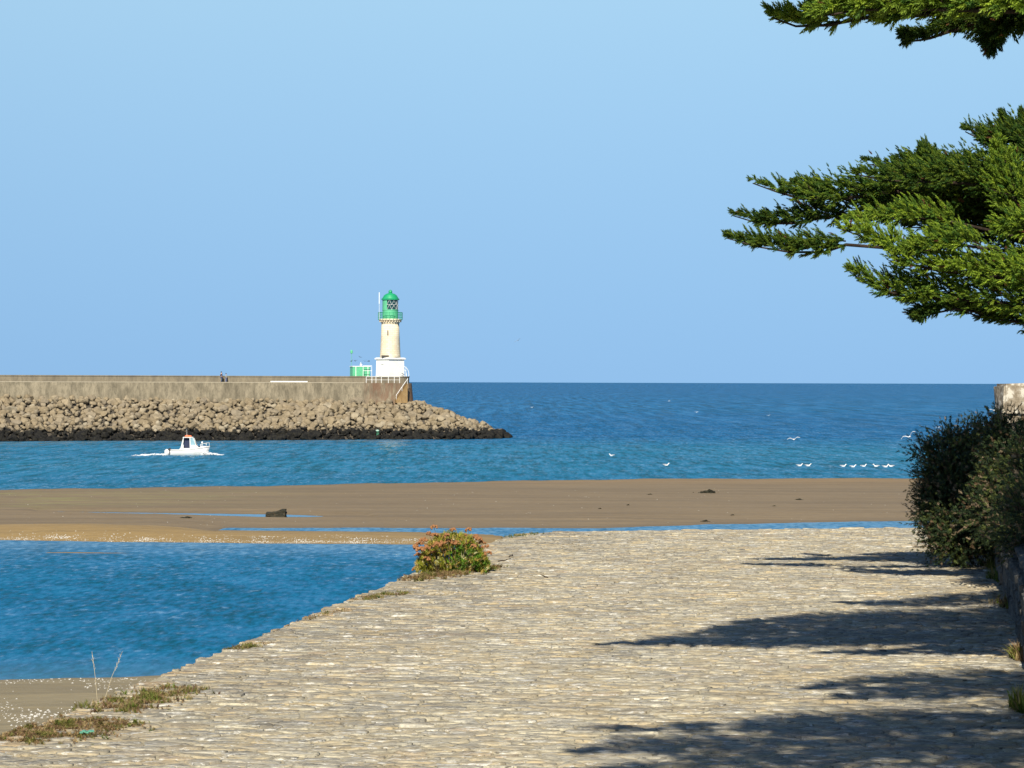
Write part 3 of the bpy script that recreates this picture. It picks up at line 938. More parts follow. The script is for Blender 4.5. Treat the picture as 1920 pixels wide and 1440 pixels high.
# high rails each side of the tower, on the upper level
z0 = 1.205
def arc_rail(yy, top, x_end, rad):
    p = [(-2.3, yy, top)]
    for a in np.linspace(90, 0, 8): p.append((x_end - rad + rad * math.cos(R(a)), yy, top - rad + rad * math.sin(R(a))))
    p.append((x_end, yy, z0)); return p
for yy, top, xe, rad in ((3.0, 3.15, -.45, 1.5), (3.2, 2.55, -.85, .9)):
    bm = bmesh.new(); add_tube(bm, arc_rail(yy, top, xe, rad), .05, 6); bm_obj('curved_rail', bm, M_WHITE, rl_o)
for yy, top, xe, rad in ((8.4, 3.15, -.45, 1.5), (8.2, 2.55, -.85, .9)):
    bm = bmesh.new(); add_tube(bm, arc_rail(yy, top, xe, rad), .04, 6); bm_obj('curved_rail', bm, M_WHITE, rl_o)
for x in (-1.9, -1.0):
    bm = bmesh.new(); add_tube(bm, [(x, 3.0, z0), (x, 3.0, 3.1 if x < -1.5 else 2.95)], .04, 6); bm_obj('post', bm, M_WHITE, rl_o)
for z in (3.1, 2.2):
    bm = bmesh.new(); add_tube(bm, [(-9.0, 3.0, z), (-7.4, 3.0, z)], .045, 6); bm_obj('rail', bm, M_WHITE, rl_o)
for x in (-9.0, -7.4):
    bm = bmesh.new(); add_tube(bm, [(x, 3.0, z0), (x, 3.0, 3.1)], .045, 6); bm_obj('post', bm, M_WHITE, rl_o)

# ------------------------------------------------------------------ green hut left of the lighthouse
hp = pt(675, 705, 420)
hut = empty('green_hut', (hp.x, 420, 11.003), JA, 'low green box hut with a flat white roof on the jetty, left of the lighthouse', 'hut')
bm = bmesh.new(); add_box(bm, (0, 0, .86), (3.25, 2.2, 1.72)); bmesh.ops.bevel(bm, geom=bm.edges[:], offset=.03, segments=1, affect='EDGES')
body = bm_obj('body', bm, M_GREENL, hut)
bm = bmesh.new(); add_box(bm, (0, 0, 1.79), (3.4, 2.35, .12)); bm_obj('roof', bm, M_WHITE, hut)
for x in (-1.05, 1.2):
    bm = bmesh.new(); add_box(bm, (x, -1.12, .87), (.10, .06, 1.72)); bm_obj('corner_strip', bm, M_WHITE, hut)
bm = bmesh.new(); add_box(bm, (-.1, -1.13, .8), (1.0, .05, 1.5)); bm_obj('door', bm, M_GREENL, hut)
bm = bmesh.new(); add_tube(bm, [(.15, 0, 1.85), (.15, 0, 2.55)], .05, 6); add_box(bm, (.15, 0, 2.1), (.35, .3, .3)); bm_obj('roof_light', bm, M_WHITE, hut)
bm = bmesh.new(); add_tube(bm, [(-1.5, .4, 1.85), (-1.5, .4, 4.1)], .03, 6); bm_obj('pole', bm, M_GREENL, hut)
bm = bmesh.new(); add_lathe(bm, [(.1, 4.1), (.22, 4.15), (.24, 4.55), (.12, 4.75), (.02, 4.8)], 10, c=(-1.5, .4, 0)); bm_obj('signal_lamp', bm, M_GREENL, hut)

# ------------------------------------------------------------------ birds
M_GULLW = paint('white_feathers', (0.80, 0.80, 0.79), .8, .03)
M_GULLG = paint('grey_feathers', (0.40, 0.42, 0.45), .8, .05)
M_BEAK = paint('yellow_beak', (0.60, 0.36, 0.05), .5)
M_BLACKF = paint('dark_feathers', (0.025, 0.025, 0.03), .7)


def loft(bm, rings, n=10):
    rs = []
    for (x, z, ry, rz) in rings:
        rs.append([bm.verts.new((x, ry * math.cos(2 * math.pi * k / n), z + rz * math.sin(2 * math.pi * k / n))) for k in range(n)])
    for a, b in zip(rs, rs[1:]):
        for k in range(n): bm.faces.new((a[k], a[(k + 1) % n], b[(k + 1) % n], b[k]))
    bm.faces.new(rs[0][::-1]); bm.faces.new(rs[-1])


def bird_body(floating):
    bm = bmesh.new()
    if floating:
        rings = [(-.36, .09, .015, .008), (-.28, .08, .06, .03), (-.15, .06, .10, .08), (.0, .05, .12, .11), (.12, .06, .10, .10), (.19, .13, .06, .07), (.22, .20, .05, .055), (.26, .24, .052, .052), (.31, .235, .035, .035), (.33, .23, .014, .014)]
    else:
        rings = [(-.32, .02, .08, .008), (-.24, .01, .06, .025), (-.1, .0, .075, .065), (.05, .0, .085, .08), (.16, .01, .06, .06), (.21, .02, .05, .05), (.26, .025, .03, .03), (.28, .022, .013, .013)]
    loft(bm, rings)
    return bm


def wing(side, up, sweep, half=0.62):
    bm = bmesh.new()
    st_ = [(0, 0, .10, -.10), (.25, up * .25, .11, -.09), (.40, up * .30, .06, -.10), (half, up * .18, -.06, -.13)]
    top, bot = [], []
    for (s, z, xf, xb) in st_:
        xf -= sweep * s; xb -= sweep * s
        top.append((bm.verts.new((xf, side * (.05 + s), z + .018)), bm.verts.new((xb, side * (.05 + s), z + .012))))
        bot.append((bm.verts.new((xf, side * (.05 + s), z - .012)), bm.verts.new((xb, side * (.05 + s), z))))
    for i in range(3):
        bm.faces.new((top[i][0], top[i + 1][0], top[i + 1][1], top[i][1])); bm.faces.new((bot[i][0], bot[i][1], bot[i + 1][1], bot[i + 1][0]))
        bm.faces.new((top[i][0], bot[i][0], bot[i + 1][0], top[i + 1][0])); bm.faces.new((top[i][1], top[i + 1][1], bot[i + 1][1], bot[i][1]))
    bm.faces.new((top[3][0], bot[3][0], bot[3][1], top[3][1]))
    return bm


def gull_swim(px, py, label, rz, s=1.0):
    d = gd(px, py + 3); p = pt(px, py + 3, d)
    t = empty('gull', (p.x, d, 0.0), rz, label, 'gull', 'gulls resting on the water beyond the sandbank')
    bm_obj('body', bird_body(True), M_GULLW, t, True)
    for sd in (-1, 1):
        bm = bmesh.new(); loft(bm, [(-.40, .15, .008, .01), (-.25, .13, .03, .04), (-.05, .12, .035, .055), (.10, .10, .015, .03)], 8)
        for v in bm.verts: v.co.y += sd * .095
        bm_obj('wing', bm, M_GULLG, t, True)
    bm = bmesh.new(); loft(bm, [(.32, .23, .014, .014), (.38, .225, .009, .01), (.40, .215, .003, .004)], 6); bm_obj('beak', bm, M_BEAK, t)
    t.scale = (s, s, s)
    return t


def gull_fly(px, py, d, label, rz, roll, up, s=1.0, mat=None, name='gull', cat='gull', group=None):
    p = pt(px, py, d)
    t = empty(name, p, rz, label, cat, group)
    t.rotation_euler = (roll, R(-6), rz)
    bm_obj('body', bird_body(False), mat or M_GULLW, t, True)
    for sd in (-1, 1): bm_obj('wing', wing(sd, up, .25), mat or M_GULLW, t)
    if mat is None:
        bm = bmesh.new(); loft(bm, [(.27, .022, .013, .013), (.33, .018, .008, .009), (.35, .01, .003, .004)], 6); bm_obj('beak', bm, M_BEAK, t)
    t.scale = (s, s, s)
    return t


# ------------------------------------------------------------------ BOAT
bd = gd(355, 853)
bp = pt(355, 853, bd)
boat = empty('motor_boat', (bp.x, bd, 0), R(4), 'small white motor boat with a wheelhouse crossing the channel below the jetty', 'boat')
boat.scale = (1.0, 1.0, 1.18)
M_HULL = paint('white_hull_gelcoat', (0.72, 0.71, 0.68), .3, .04)
M_BGLASS = paint('dark_window_glass', (0.03, 0.05, 0.08), .08)
L2 = 2.45
secs = []
for t in np.linspace(0, 1, 12):
    x = -L2 + 2 * L2 * t
    w = 1.0 * (1 - max(0, (t - .45) / .55) ** 2.2 * .97)
    sheer = .62 + .42 * max(0, t - .25) ** 1.6 * 1.5
    keel = -.28 + .25 * max(0, t - .7) ** 2 * 8
    rake = .35 * max(0, t - .6) / .4
    secs.append((x, w, sheer, keel, rake))
bm = bmesh.new(); rings = []
for x, w, sh, ke, rk in secs:
    r_ = []
    for (fy, fz) in ((0, 0), (.55, .12), (.86, .35), (.97, .7), (1.0, 1.0)):
        r_.append(bm.verts.new((x + rk * fz, -w * fy, ke + (sh - ke) * fz)))
    l_ = [bm.verts.new((v.co.x, -v.co.y, v.co.z)) for v in r_[::-1][:-1]]
    rings.append(r_ + l_)
for a, b in zip(rings, rings[1:]):
    n = len(a)
    for k in range(n - 1): bm.faces.new((a[k], a[k + 1], b[k + 1], b[k]))
bm.faces.new(rings[0]); bm.faces.new(rings[-1])
bm_obj('hull', bm, M_HULL, boat, True)
bm = bmesh.new()                                    # deck, with foredeck rising over the cuddy
dk = []
for i, (x, w, sh, ke, rk) in enumerate(secs):
    z = sh - .015 + (.22 * math.sin(min(1, max(0, (x - .2) / 1.9)) * math.pi) if x > .2 else -.14)
    dk.append([bm.verts.new((x + rk, -w * .97, sh - .01)), bm.verts.new((x + rk, -w * .5, z)), bm.verts.new((x + rk, 0, z + .04)), bm.verts.new((x + rk, w * .5, z)), bm.verts.new((x + rk, w * .97, sh - .01))])
for a, b in zip(dk, dk[1:]):
    for k in range(4): bm.faces.new((a[k], a[k + 1], b[k + 1], b[k]))
bm_obj('deck', bm, M_HULL, boat, True)
bm = bmesh.new()
for sgn in (-1, 1): add_tube(bm, [(x + rk, sgn * (w + .015), sh - .06) for x, w, sh, ke, rk in secs], .035, 6)
bm_obj('rubbing_strake', bm, paint('grey_strake', (.35, .35, .34), .6), boat)
# wheelhouse: frame posts, roof, windscreen, side glass, dark open inside
cab = bpy.data.objects.new('wheelhouse', None); C.objects.link(cab); cab.parent = boat
bm = bmesh.new()
zr = 2.02
for sgn in (-1, 1):
    add_tube(bm, [(-1.10, sgn * .80, .62), (-.72, sgn * .70, zr - .04)], .06, 6)        # raked rear post
    add_tube(bm, [(.22, sgn * .82, .70), (.16, sgn * .72, zr - .04)], .075, 6)
    add_tube(bm, [(1.02, sgn * .62, .98), (.62, sgn * .66, zr - .1), (.5, sgn * .68, zr - .03)], .05, 6)
    add_box(bm, (.62, sgn * .74, .95), (.86, .06, .42))
    add_box(bm, (-.5, sgn * .84, .72), (1.4, .05, .16))
bm_obj('frame', bm, M_HULL, cab)
bm = bmesh.new()
add_box(bm, (-.12, 0, zr), (1.45, 1.52, .09)); bmesh.ops.bevel(bm, geom=bm.edges[:], offset=.04, segments=2, affect='EDGES')
bm_obj('roof', bm, M_HULL, cab)
bm = bmesh.new()
for sgn in (-1, 1):
    v = [bm.verts.new(p_) for p_ in ((.27, sgn * .76, 1.16), (.95, sgn * .64, 1.16), (.60, sgn * .66, zr - .10), (.24, sgn * .72, zr - .08))]
    bm.faces.new(v)
bm_obj('side_window', bm, paint('pale_window_glass', (0.25, 0.40, 0.45), .08), cab)
bm = bmesh.new()
v = [bm.verts.new(p_) for p_ in ((1.03, -.60, 1.08), (1.03, .60, 1.08), (.62, .62, zr - .1), (.62, -.62, zr - .1))]; bm.faces.new(v)
bm_obj('windscreen', bm, M_BGLASS, cab)
bm = bmesh.new()
add_box(bm, (-.28, .2, 1.28), (.9, .9, 1.2)); bm_obj('cabin_shade', bm, paint('navy_inside_shade', (0.012, 0.02, 0.06), .8), cab)  # solid dark box put in for the shade of the open wheelhouse
bm = bmesh.new(); add_box(bm, (-.78, -.55, .95), (.14, .3, .5)); add_box(bm, (-.70, -.55, .74), (.4, .4, .1)); bm_obj('seat', bm, M_HULL, cab)
bm = bmesh.new(); add_box(bm, (1.38, -.585, .98), (.26, .05, .2), rz=R(14)); bmesh.ops.bevel(bm, geom=bm.edges[:], offset=.02, segments=1, affect='EDGES')
bm_obj('porthole', bm, M_BGLASS, boat)
# orange gear on the roof
bm = bmesh.new()
for q in range(13):
    pass
ringp = [(-.22 + .30 * math.cos(a), .30 * math.sin(a), zr + .13) for a in np.linspace(0, 2 * math.pi, 17)]
add_tube(bm, ringp, .085, 8, False)
add_box(bm, (.12, -.2, zr + .14), (.4, .3, .16)); add_box(bm, (-.3, .35, zr + .16), (.3, .2, .22))
bm_obj('life_buoy', bm, paint('orange_float', (0.80, 0.17, 0.06), .5, .05), boat)
bm = bmesh.new(); add_tube(bm, [(-.3, 0, zr), (-.33, 0, zr + 1.0)], [.02, .008], 5); bm_obj('antenna', bm, M_WHITE, boat)
# bow rail, anchor light
bm = bmesh.new()
for sgn in (-1, 1):
    add_tube(bm, [(1.5, sgn * .55, 1.02), (1.55, sgn * .55, 1.22), (2.4, sgn * .22, 1.38), (2.72, 0, 1.40)], .02, 5)
    add_tube(bm, [(2.3, sgn * .25, 1.1), (2.3, sgn * .25, 1.36)], .018, 5)
add_tube(bm, [(2.72, 0, 1.08), (2.72, 0, 1.40)], .02, 5)
bm_obj('bow_rail', bm, M_WHITE, boat)
bm = bmesh.new(); bmesh.ops.create_uvsphere(bm, u_segments=10, v_segments=8, radius=.13, matrix=Matrix.Translation((1.75, .1, 1.42))); add_tube(bm, [(1.75, .1, 1.0), (1.75, .1, 1.4)], .03, 5)
bm_obj('fender', bm, M_WHITE, boat, True)
bm = bmesh.new(); loft(bm, [(2.2, .45, .02, .02), (2.21, .45, .06, .22), (2.28, .45, .06, .22), (2.29, .45, .02, .02)], 8); bm_obj('anchor', bm, M_WHITE, boat)
# outboard motors
mot = bpy.data.objects.new('outboard_motor', None); C.objects.link(mot); mot.parent = boat
bm = bmesh.new(); add_box(bm, (-2.62, .1, .62), (.42, .36, .34)); bmesh.ops.bevel(bm, geom=bm.edges[:], offset=.08, segments=2, affect='EDGES'); bm_obj('cowl', bm, paint('dark_motor_cowl', (.03, .03, .035), .3), mot)
bm = bmesh.new(); add_box(bm, (-2.62, .1, .2), (.2, .16, .7)); bm_obj('shaft', bm, paint('grey_motor_leg', (.3, .3, .32), .4), mot)
bm = bmesh.new(); add_box(bm, (-2.98, -.25, .36), (.55, .75, .62)); bmesh.ops.bevel(bm, geom=bm.edges[:], offset=.12, segments=2, affect='EDGES')
bm_obj('bathing_platform', bm, M_HULL, boat)

# foam: bow spray and wake, many small white flakes and drops
M_FOAM = paint('white_foam', (0.82, 0.84, 0.84), .9, .02)
def flakes(name, cen, n, sx, sy, sz, size, mat, label, parent=None, heap=None):
    V_, F_ = [], []
    for i in range(n):
        c_ = cen(random.random(), i)
        s = size * random.uniform(.5, 1.4); a = random.uniform(0, 6.3)
        b0 = len(V_); k = 5
        tz = random.uniform(.25, .6) * s * sz
        for q in range(k):
            rr_ = s * random.uniform(.7, 1.2)
            V_.append((c_[0] + rr_ * sx * math.cos(a + q * 6.283 / k), c_[1] + rr_ * sy * math.sin(a + q * 6.283 / k), c_[2]))
        V_.append((c_[0], c_[1], c_[2] + tz))
        for q in range(k): F_.append((b0 + q, b0 + (q + 1) % k, b0 + k))
    o = link(name, np_mesh(name, np.array(V_), np.array(F_)), mat, parent)
    tag(o, label, kind='stuff')
    return o
bx, by = bp.x, bd
def wake(t, i):
    if i % 5 < 3:
        return (bx - 2.9 - random.random() ** 1.5 * 2.2, by + random.gauss(0, 1.2), .01 + .16 * random.random() ** 2)
    return (bx - 5.0 - abs(random.gauss(0, .6)) - (.9 if i % 2 else 0), by + random.gauss(-.4, 1.8), .006)
flakes('wake_foam', wake, 330, 1.7, 1.2, .8, .09, M_FOAM, 'white foam of the wake trailing left behind the motor boat')
def bow(t, i):
    u = random.random()
    return (bx + 1.7 + u * 2.9, by + random.gauss(-.3, .5), .02 + max(0, (1 - u) * .55 * random.random() - .02) + .10 * random.random() * (1 - u))
flakes('bow_foam', bow, 420, 1.5, 1.0, 1.0, .075, M_FOAM, 'white spray thrown up ahead of the motor boat bow')

# ------------------------------------------------------------------ people on the jetty
def skin_mesh(name, nodes, edges, mat, parent, sub=1):
    me = bpy.data.meshes.new(name)
    me.from_pydata([n_[0] for n_ in nodes], edges, [])
    o = bpy.data.objects.new(name, me); C.objects.link(o); o.parent = parent
    o.modifiers.new('skin', 'SKIN').use_smooth_shade = True
    for i, n_ in enumerate(nodes):
        sv = me.skin_vertices[0].data[i]; sv.radius = n_[1] if isinstance(n_[1], tuple) else (n_[1], n_[1]); sv.use_root = (i == 0)
    if sub: o.modifiers.new('sub', 'SUBSURF').levels = sub; o.modifiers['sub'].render_levels = sub
    me.materials.append(mat)
    return o


M_SKIN = paint('skin', (0.48, 0.30, 0.21), .6, .03)
M_JEANS = paint('blue_jeans', (0.06, 0.09, 0.17), .9)
def person(loc, rz, label, h, top, hair, trousers):
    t = empty('person', loc, rz, label, 'person', 'people walking on the jetty')
    k = h / 1.75
    S = lambda *a: tuple(x * k for x in a)
    nodes = [(S(0, 0, .95), .13 * k), (S(0, 0, 1.15), .125 * k), (S(0, 0, 1.38), (.17 * k, .11 * k)), (S(0, 0, 1.48), .06 * k), (S(0, 0, 1.54), .055 * k), (S(.01, 0, 1.62), .095 * k), (S(.01, 0, 1.70), .085 * k),
             (S(0, .2, 1.40), .055 * k), (S(-.04, .25, 1.15), .045 * k), (S(.06, .26, .92), .035 * k), (S(.08, .26, .82), .04 * k),
             (S(0, -.2, 1.40), .055 * k), (S(-.02, -.25, 1.15), .045 * k), (S(.1, -.24, .93), .035 * k), (S(.12, -.24, .83), .04 * k),
             (S(0, .1, .88), .095 * k), (S(.08, .1, .48), .065 * k), (S(.02, .1, .08), .045 * k), (S(.16, .1, .04), .04 * k),
             (S(0, -.1, .88), .095 * k), (S(-.02, -.1, .48), .065 * k), (S(-.16, -.1, .09), .045 * k), (S(-.04, -.1, .04), .04 * k)]
    edges = [(0, 1), (1, 2), (2, 3), (3, 4), (4, 5), (5, 6), (2, 7), (7, 8), (8, 9), (9, 10), (2, 11), (11, 12), (12, 13), (13, 14), (0, 15), (15, 16), (16, 17), (17, 18), (0, 19), (19, 20), (20, 21), (21, 22)]
    skin_mesh('body', nodes, edges, M_SKIN, t)
    g = 1.22
    jn = [(nodes[i][0], (nodes[i][1][0] * g, nodes[i][1][1] * g) if isinstance(nodes[i][1], tuple) else nodes[i][1] * g) for i in (0, 1, 2, 7, 8, 11, 12)]
    jn += [((nodes[9][0][0], nodes[9][0][1], nodes[9][0][2] + .05), .05 * k), ((nodes[13][0][0], nodes[13][0][1], nodes[13][0][2] + .05), .05 * k)]
    skin_mesh('jacket', jn, [(0, 1), (1, 2), (2, 3), (3, 4), (4, 7), (2, 5), (5, 6), (6, 8)], top, t)
    tn = [(nodes[i][0], nodes[i][1] * 1.25) for i in (0, 15, 16, 17, 19, 20, 21)]
    skin_mesh('trousers', tn, [(0, 1), (1, 2), (2, 3), (0, 4), (4, 5), (5, 6)], trousers, t)
    bm = bmesh.new(); bmesh.ops.create_uvsphere(bm, u_segments=10, v_segments=8, radius=.115 * k, matrix=Matrix.Translation(S(-.02, 0, 1.70)) @ Matrix.Diagonal((1, .95, .85, 1)))
    bm_obj('hair', bm, hair, t, True)
    for s in (0, 1):
        src = nodes[17 if s == 0 else 21][0]
        bm = bmesh.new(); add_box(bm, (src[0] + .07 * k, src[1], .045 * k), (.27 * k, .10 * k, .09 * k)); bmesh.ops.bevel(bm, geom=bm.edges[:], offset=.025 * k, segments=1, affect='EDGES')
        bm_obj('shoe', bm, M_DARK, t)
    return t
def on_jetty(px):
    # a point on the walkway 0.8 m behind the front edge
    best = None
    for s in np.linspace(-90, 0, 3000):
        v = JO + ju * s + Vector((-ju.y, ju.x, 0)) * 0.8
        e = abs(960 + v.x * F / v.y - px)
        if best is None or e < best[0]: best = (e, v)
    v = best[1]; v.z = 9.783; return v
M_HAIR = paint('dark_hair', (0.03, 0.022, 0.018), .7)
person(on_jetty(415), JA + R(20), 'taller person in a dark jacket and jeans walking on the jetty', 1.92, paint('dark_navy_jacket', (0.03, 0.025, 0.05), .9), M_HAIR, M_JEANS)
person(on_jetty(424.0), JA + R(-15), 'shorter person in a pale blue-grey top walking beside the taller one on the jetty', 1.62, paint('pale_top', (0.32, 0.42, 0.46), .9), M_HAIR, paint('faded_jeans', (0.13, 0.16, 0.30), .9))

# gulls
swim = [(1147, 852, 'gull floating alone beyond the sandbank, farthest left of the swimmers', 2.6), (1250, 870, 'gull floating alone near the sandbank edge, left of the other swimmers', .2),
        (1500, 871, 'gull floating just left of another in the pair nearest the middle', .1), (1516, 871, 'gull floating as the right bird of the pair left of the flock', .0),
        (1582, 872, 'gull floating at the left end of the flock by the sandbank', .2), (1600, 873, 'gull floating second from the left in the flock', 0.1), (1620, 872, 'gull floating third from the left in the flock, the largest', .3),
        (1643, 872, 'gull floating alone between the flock and the bush', 3.0), (1661, 873, 'small gull floating left of the last one before the bush', .0), (1671, 872, 'gull floating farthest right, nearest the bush', 3.1)]
for px, py, lb, rz in swim: gull_swim(px, py, lb, rz, 1.15)
gull_fly(1489, 824, 240, 'white gull gliding low over the sea above the swimming flock', R(80), R(-8), .7, 1.0)
gull_fly(1706, 819, 170, 'white gull banking with arched wings just left of the bush', R(70), R(-28), .9, 0.9)
gull_fly(1865, 770, 200, 'white gull flying low beside the whitewashed pillar', R(95), R(4), .35, .95)
gull_fly(1761, 801, 330, 'small distant white gull flying over the sea above the bush', R(60), R(-14), .4, .8)
for px, py, lb in ((998, 764, 'tiny white gull over the sea right of the jetty tip'), (1255, 752, 'tiny white gull far out, nearest the horizon'), (1442, 779, 'tiny white gull far out over the middle of the sea'), (1306, 773, 'tiny white gull far out, left of the middle one')):
    gull_fly(px, py, 520, lb, random.uniform(0, 3), R(random.uniform(-20, 20)), .6, .75)
gull_fly(971, 638, 260, 'dark bird gliding with one raised wing against the sky right of the lighthouse', R(75), R(-30), .25, .62, M_GULLG, 'seabird', 'bird')
dk_spots = [(658.7, 677.5, 'farthest left of the dark birds above the green hut'), (665.8, 677, 'second dark bird from the left above the green hut'), (675.3, 669.7, 'highest of the dark birds above the green hut'),
            (684, 677.3, 'dark bird between the green hut and the lighthouse, left one of three'), (688.8, 677.2, 'middle one of the three dark birds beside the lighthouse base'), (692, 677.4, 'dark bird closest to the lighthouse base'), (677.3, 683, 'dark bird lowest over the roof of the green hut')]
for i, (px, py, lb) in enumerate(dk_spots):
    gull_fly(px, py, 419, lb, random.uniform(0, 6), R(random.uniform(-25, 25)), random.uniform(.3, 1.2), .62, M_BLACKF, 'pigeon', 'bird', 'dark birds flying over the green hut')

# ------------------------------------------------------------------ things on the sand
M_WEED = NT('dark_seaweed'); nn = M_WEED.noise(4, 4, .6); M_WEED.base(M_WEED.ramp(nn, ((.35, (.018, .02, .012)), (.7, (.06, .055, .025))))); M_WEED.rough(.8); M_WEED.bump(nn, .8, .05); M_WEED = M_WEED.m
def weed_clump(name, px, py, wpx, hpx, label, group=None):
    d = gd(px, py, .18); p = pt(px, py, d); w = wpx * d / F / 2; h = hpx * d / F
    V_, F_ = [], []
    for i in range(int(60 + wpx * 6)):
        x = random.gauss(0, .42); y = random.gauss(0, .42)
        z = max(0, 1 - x * x - y * y) * (1.0 if x > .1 else .55)
        c_ = Vector((x * w, y * w * .8, z * h * random.uniform(.3, 1) * .8)); b0 = len(V_)
        s = .28 * w ** .5 * .5
        dr = Vector((random.gauss(0, 1), random.gauss(0, 1), random.gauss(0, .5))).normalized() * s
        sd = Vector((random.gauss(0, 1), random.gauss(0, 1), random.gauss(0, .6))).normalized() * s * .45
        V_ += [c_ - dr, c_ + sd, c_ + dr, c_ - sd + Vector((0, 0, s * .3))]; F_ += [(b0, b0 + 1, b0 + 2), (b0, b0 + 2, b0 + 3)]
    V_ = np.array([tuple(v) for v in V_]); V_[:, 2] = np.maximum(V_[:, 2], 0)
    o = link(name, np_mesh(name, V_, np.array(F_)), M_WEED)
    o.location = (p.x, d, sand_z(p.x, d) - .01)
    tag(o, label, 'seaweed', group)
    return o
weed_clump('seaweed', 1327, 925, 34, 9, 'largest dark seaweed heap lying on the sandbank')
for px, py, w, h, lb in ((1178, 948, 6, 3, 'small seaweed scrap on the sandbank left of a wider flat one'), (1219, 928, 10, 2, 'flat seaweed scrap on the sandbank left of the largest heap'), (1498, 938, 14, 4, 'low seaweed scrap farthest right on the sandbank'),
                         (1125, 955, 7, 3, 'seaweed scrap farthest left on the open sandbank'), (1452, 950, 9, 2, 'thin seaweed scrap below the farthest right one'), (1322, 974, 16, 4, 'seaweed scrap close to the narrow channel below the largest heap'), (1374, 965, 8, 2, 'tiny seaweed scrap just above the narrow channel'), (350, 972, 22, 3, 'flat seaweed scrap left of the dark rock by the pool')):
    weed_clump('seaweed', px, py, w, h, lb, 'seaweed scraps on the sandbank')

rd = gd(518, 970, .03); rp = pt(518, 970, rd)
bm = bmesh.new(); bmesh.ops.create_cube(bm, size=1)
bmesh.ops.subdivide_edges(bm, edges=bm.edges[:], cuts=5, use_grid_fill=True)
for v in bm.verts:
    c_ = v.co.copy()
    top = .5 + .26 * (1 / (1 + math.exp(-(c_.x - .12) * 14)))
    v.co = Vector((c_.x * 1.42, c_.y * 1.0, (c_.z + .5) * top * .92 - .1)) * 1.0
    v.co += Vector((mnoise.noise(c_ * 4), mnoise.noise(c_ * 4 + Vector((9, 0, 0))), mnoise.noise(c_ * 4 + Vector((0, 9, 0))))) * .10
rk = NT('mussel_covered_rock'); nn = rk.noise(6, 5, .7); rk.base(rk.ramp(nn, ((.3, (.012, .016, .012)), (.55, (.045, .04, .02)), (.75, (.13, .075, .035))))); rk.rough(.9); rk.bump(nn, 1, .12)
o = bm_obj('rock', bm, rk.m); o.location = (rp.x, rd + .3, sand_z(rp.x, rd + .3)); tag(o, 'dark boxy rock standing by the pool on the sandbank', 'rock')

# shells, and on the ridge white flecks for glints of wet sand
M_SHELL_GLINT = paint('shell_and_glint_white', (0.66, 0.63, 0.56), .6, .25, 9)
def shells(name, n, sampler, size, label):
    V_, F_ = [], []
    for i in range(n):
        x, y = sampler()
        z = sand_z(x, y)
        if z < .004: continue
        s = size * random.uniform(.5, 1.5); a = random.uniform(0, 6.3); b0 = len(V_)
        for q in range(5): V_.append((x + s * math.cos(a + q * 1.257) * random.uniform(.7, 1.1), y + s * math.sin(a + q * 1.257) * random.uniform(.7, 1.1), z - .012))
        V_.append((x, y, z + s * random.uniform(.25, .55)))
        for q in range(5): F_.append((b0 + q, b0 + (q + 1) % 5, b0 + 5))
    tag(link(name, np_mesh(name, np.array(V_), np.array(F_)), M_SHELL_GLINT), label, kind='stuff')
def s_beach():
    while True:
        y = random.uniform(40, 77.5); x = (random.uniform(-30, 420) - 960) * y / F
        v = mnoise.noise(Vector((x * .35, y * .16, 3.1)))
        if random.random() < max(0.03, min(1, v * 3.0)): return x, y
shells('beach_shells', 1700, s_beach, .042, 'white shells and pebbles scattered on the beach at the lower left')
def s_ridge():
    while True:
        px = random.uniform(-60, 900); y = 142.6 + abs(random.gauss(0, 1.5)) + (1.2 if px < 200 else 0); x = (px - 960) * y / F
        if random.random() < .25 + max(0, mnoise.noise(Vector((x * .5, y * .8, 0)))) * 1.6: return x, y
shells('ridge_glints', 3400, s_ridge, .042, 'white flecks standing for wet-sand glints along the water edge of the near sand ridge')  # glints of the wet sand, modelled as white flecks
def s_bank():
    y = random.uniform(159, 215); return (random.uniform(-40, 1720) - 960) * y / F, y
shells('bank_shells', 300, s_bank, .04, 'white shells scattered over the wide sandbank')


# ------------------------------------------------------------------ vegetation
def rot_to(D, roll):
    """rotation matrices (n,3,3) that take +z to D with a random roll"""
    D = D / np.linalg.norm(D, axis=1, keepdims=True)
    up = np.where(np.abs(D[:, 2:3]) < .95, np.array([[0, 0, 1.0]]), np.array([[1.0, 0, 0]]))
    a = np.cross(up, D); a /= np.linalg.norm(a, axis=1, keepdims=True)
    b = np.cross(D, a)
    c_, s_ = np.cos(roll)[:, None], np.sin(roll)[:, None]
    return np.stack([a * c_ + b * s_, -a * s_ + b * c_, D], 2)


def scatter(name, tv, tf, Pn, Dn, Sn, tint, mat, parent):
    n = len(Pn); m = len(tv)
    M3 = rot_to(Dn, RNG.uniform(0, 6.283, n))
    V_ = np.einsum('nij,mj->nmi', M3, tv) * Sn[:, None, None] + Pn[:, None, :]
    F_ = (tf[None] + (np.arange(n) * m)[:, None, None]).reshape(-1, 3)
    T_ = np.repeat(tint, m, 0)
    return link(name, np_mesh(name, V_.reshape(-1, 3), F_, T_), mat, parent)


